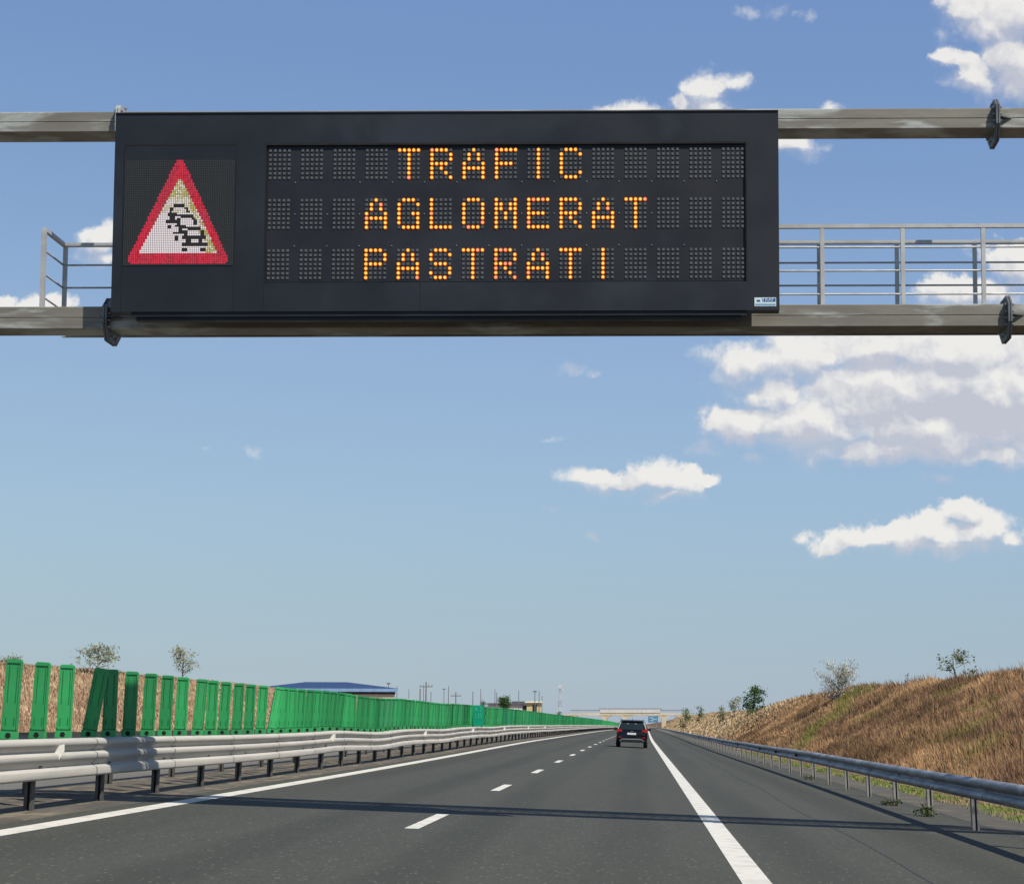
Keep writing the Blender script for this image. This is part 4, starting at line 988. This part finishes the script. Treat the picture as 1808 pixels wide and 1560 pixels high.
def colR(X_, Y_, r_):
    n = len(X_); s = np.clip((X_-bend(Y_)-7.4)/7.6, 0, 1)
    a = fbm(X_*1.0, Y_*.45, .8, 4, 21); b = fbm(X_, Y_*.5, .25, 3, 31)
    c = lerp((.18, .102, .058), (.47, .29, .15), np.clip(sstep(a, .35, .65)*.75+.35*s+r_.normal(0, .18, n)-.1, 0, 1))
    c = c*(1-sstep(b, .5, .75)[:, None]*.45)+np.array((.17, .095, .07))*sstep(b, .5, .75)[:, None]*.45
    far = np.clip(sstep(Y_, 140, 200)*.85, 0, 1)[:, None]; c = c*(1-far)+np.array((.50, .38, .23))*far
    c = c*(.68+.58*sstep(fbm(X_+.8*s*3, Y_*.35, .55, 4, 51), .3, .66))[:, None]
    gm = green_mask(X_, Y_)*(r_.uniform(0, 1, n) < .85); c = lerp3(c, np.array((.165, .185, .04)), gm*.92)
    og = (r_.uniform(0, 1, n) < .10); c[og] = c[og]*.5+np.array((.18, .18, .06))*.5
    return np.clip(c*r_.uniform(.6, 1.35, n)[:, None], .01, .9)
def lerp3(c, g_, t): return c*(1-t[:, None])+g_[None]*t[:, None]
def bank(n, y0, y1, side, p=1.6, over=1.0):
    u = rng.uniform(0, 1, n); Y_ = y0+(y1-y0)*u**p; s = rng.uniform(-.02, 1.0+.10*over, n)
    X_ = (7.45+7.6*s if side > 0 else -22.2-9.0*s)+bend(Y_); return X_, Y_
def clump(X_, Y_, k, sd):
    X2 = np.repeat(X_, k)+rng.normal(0, sd, len(X_)*k); Y2 = np.repeat(Y_, k)+rng.normal(0, sd*1.3, len(X_)*k); return X2, Y2
X_, Y_ = bank(50000, 12, 150, 1, 1.35); X_, Y_ = clump(X_, Y_, 7, .10); keep = X_-bend(Y_) > 7.4; X_, Y_ = X_[keep], Y_[keep]
tuft = .35+1.5*fbm(X_, Y_*.6, .9, 3, 41)**1.3; H_ = (.12+.30*rng.uniform(0, 1, len(X_))**1.7)*tuft*np.clip((X_-7.1)/1.2, .3, 1); Wd = .005+.00019*Y_*rng.uniform(.5, 1.4, len(X_))
grass('dry_grass', X_, Y_, H_, Wd, colR, 'dry brown and straw grass covering the right bank', seed=2)
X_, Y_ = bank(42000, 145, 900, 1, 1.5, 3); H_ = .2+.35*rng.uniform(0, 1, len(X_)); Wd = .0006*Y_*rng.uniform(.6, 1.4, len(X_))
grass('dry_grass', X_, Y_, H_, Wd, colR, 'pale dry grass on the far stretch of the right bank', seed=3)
# taller stalks that break the crest line and the slope
n = 3200; Y_ = 28+170*rng.uniform(0, 1, n)**1.3; s_ = np.where(rng.uniform(0, 1, n) < .45, rng.normal(1.0, .03, n), rng.uniform(.05, 1, n)); cl_ = fbm(Y_, s_*9, .25, 3, 71) > .46; X_ = 7.45+7.6*s_+bend(Y_); X_, Y_ = X_[cl_], Y_[cl_]
X_, Y_ = clump(X_, Y_, 3, .10); keep = X_-bend(Y_) > 7.9; X_, Y_ = X_[keep], Y_[keep]
def colT(X_, Y_, r_): return lerp((.12, .075, .045), (.36, .25, .14), r_.uniform(0, 1, len(X_))**1.5)
grass('tall_dry_stalks', X_, Y_, .25+.5*rng.uniform(0, 1, len(X_))**3, .006+.00022*Y_, colT, 'taller dark dry stalks standing out of the grass of the right bank', lean_=.25, seed=12)
def colL(X_, Y_, r_):
    n = len(X_); a = fbm(X_, Y_*.5, .6, 4, 61); s = np.clip((-22-(X_-bend(Y_)))/9, 0, 1)
    c = lerp((.37, .245, .155), (.56, .41, .26), np.clip(sstep(a, .3, .7)*.8+r_.normal(0, .15, n)+.1*s, 0, 1))
    og = (fbm(X_, Y_, .5, 3, 77) > .62)*(s > .93); c[og] = c[og]*.35+np.array((.12, .13, .06))*.65
    return np.clip(c*r_.uniform(.7, 1.25, n)[:, None], .01, .9)
X_, Y_ = bank(180000, 38, 330, -1, 1.4, 1.5); H_ = (.08+.17*rng.uniform(0, 1, len(X_)))*(.6+.8*fbm(X_, Y_, .7, 3, 43)); Wd = .010+.00030*Y_*rng.uniform(.6, 1.4, len(X_))
grass('dry_grass', X_, Y_, H_, Wd, colL, 'tan dry grass on the bank beyond the opposite carriageway', seed=4)
def colG(X_, Y_, r_):
    n = len(X_); c = lerp((.13, .18, .04), (.26, .28, .09), r_.uniform(0, 1, n)); dry = fbm(X_, Y_, .8, 3, 5) > .60; c[dry] = np.array((.30, .24, .13)); return c*r_.uniform(.7, 1.3, n)[:, None]
n = 32000; Y_ = 8+104*rng.uniform(0, 1, n)**1.3; X_ = 6.75+.55*rng.normal(0, .42, n)+.12*np.sin(Y_*.6)+.15*(fbm(Y_, Y_*0, .7, 3, 8)-.5); k_ = (X_ > 6.15) & (X_ < 7.7); X_, Y_ = X_[k_], Y_[k_]
grass('green_grass', X_, Y_, .03+.08*rng.uniform(0, 1, len(X_)), .006+.0003*Y_, colG, 'narrow strip of short green grass at the foot of the right bank', seed=6)
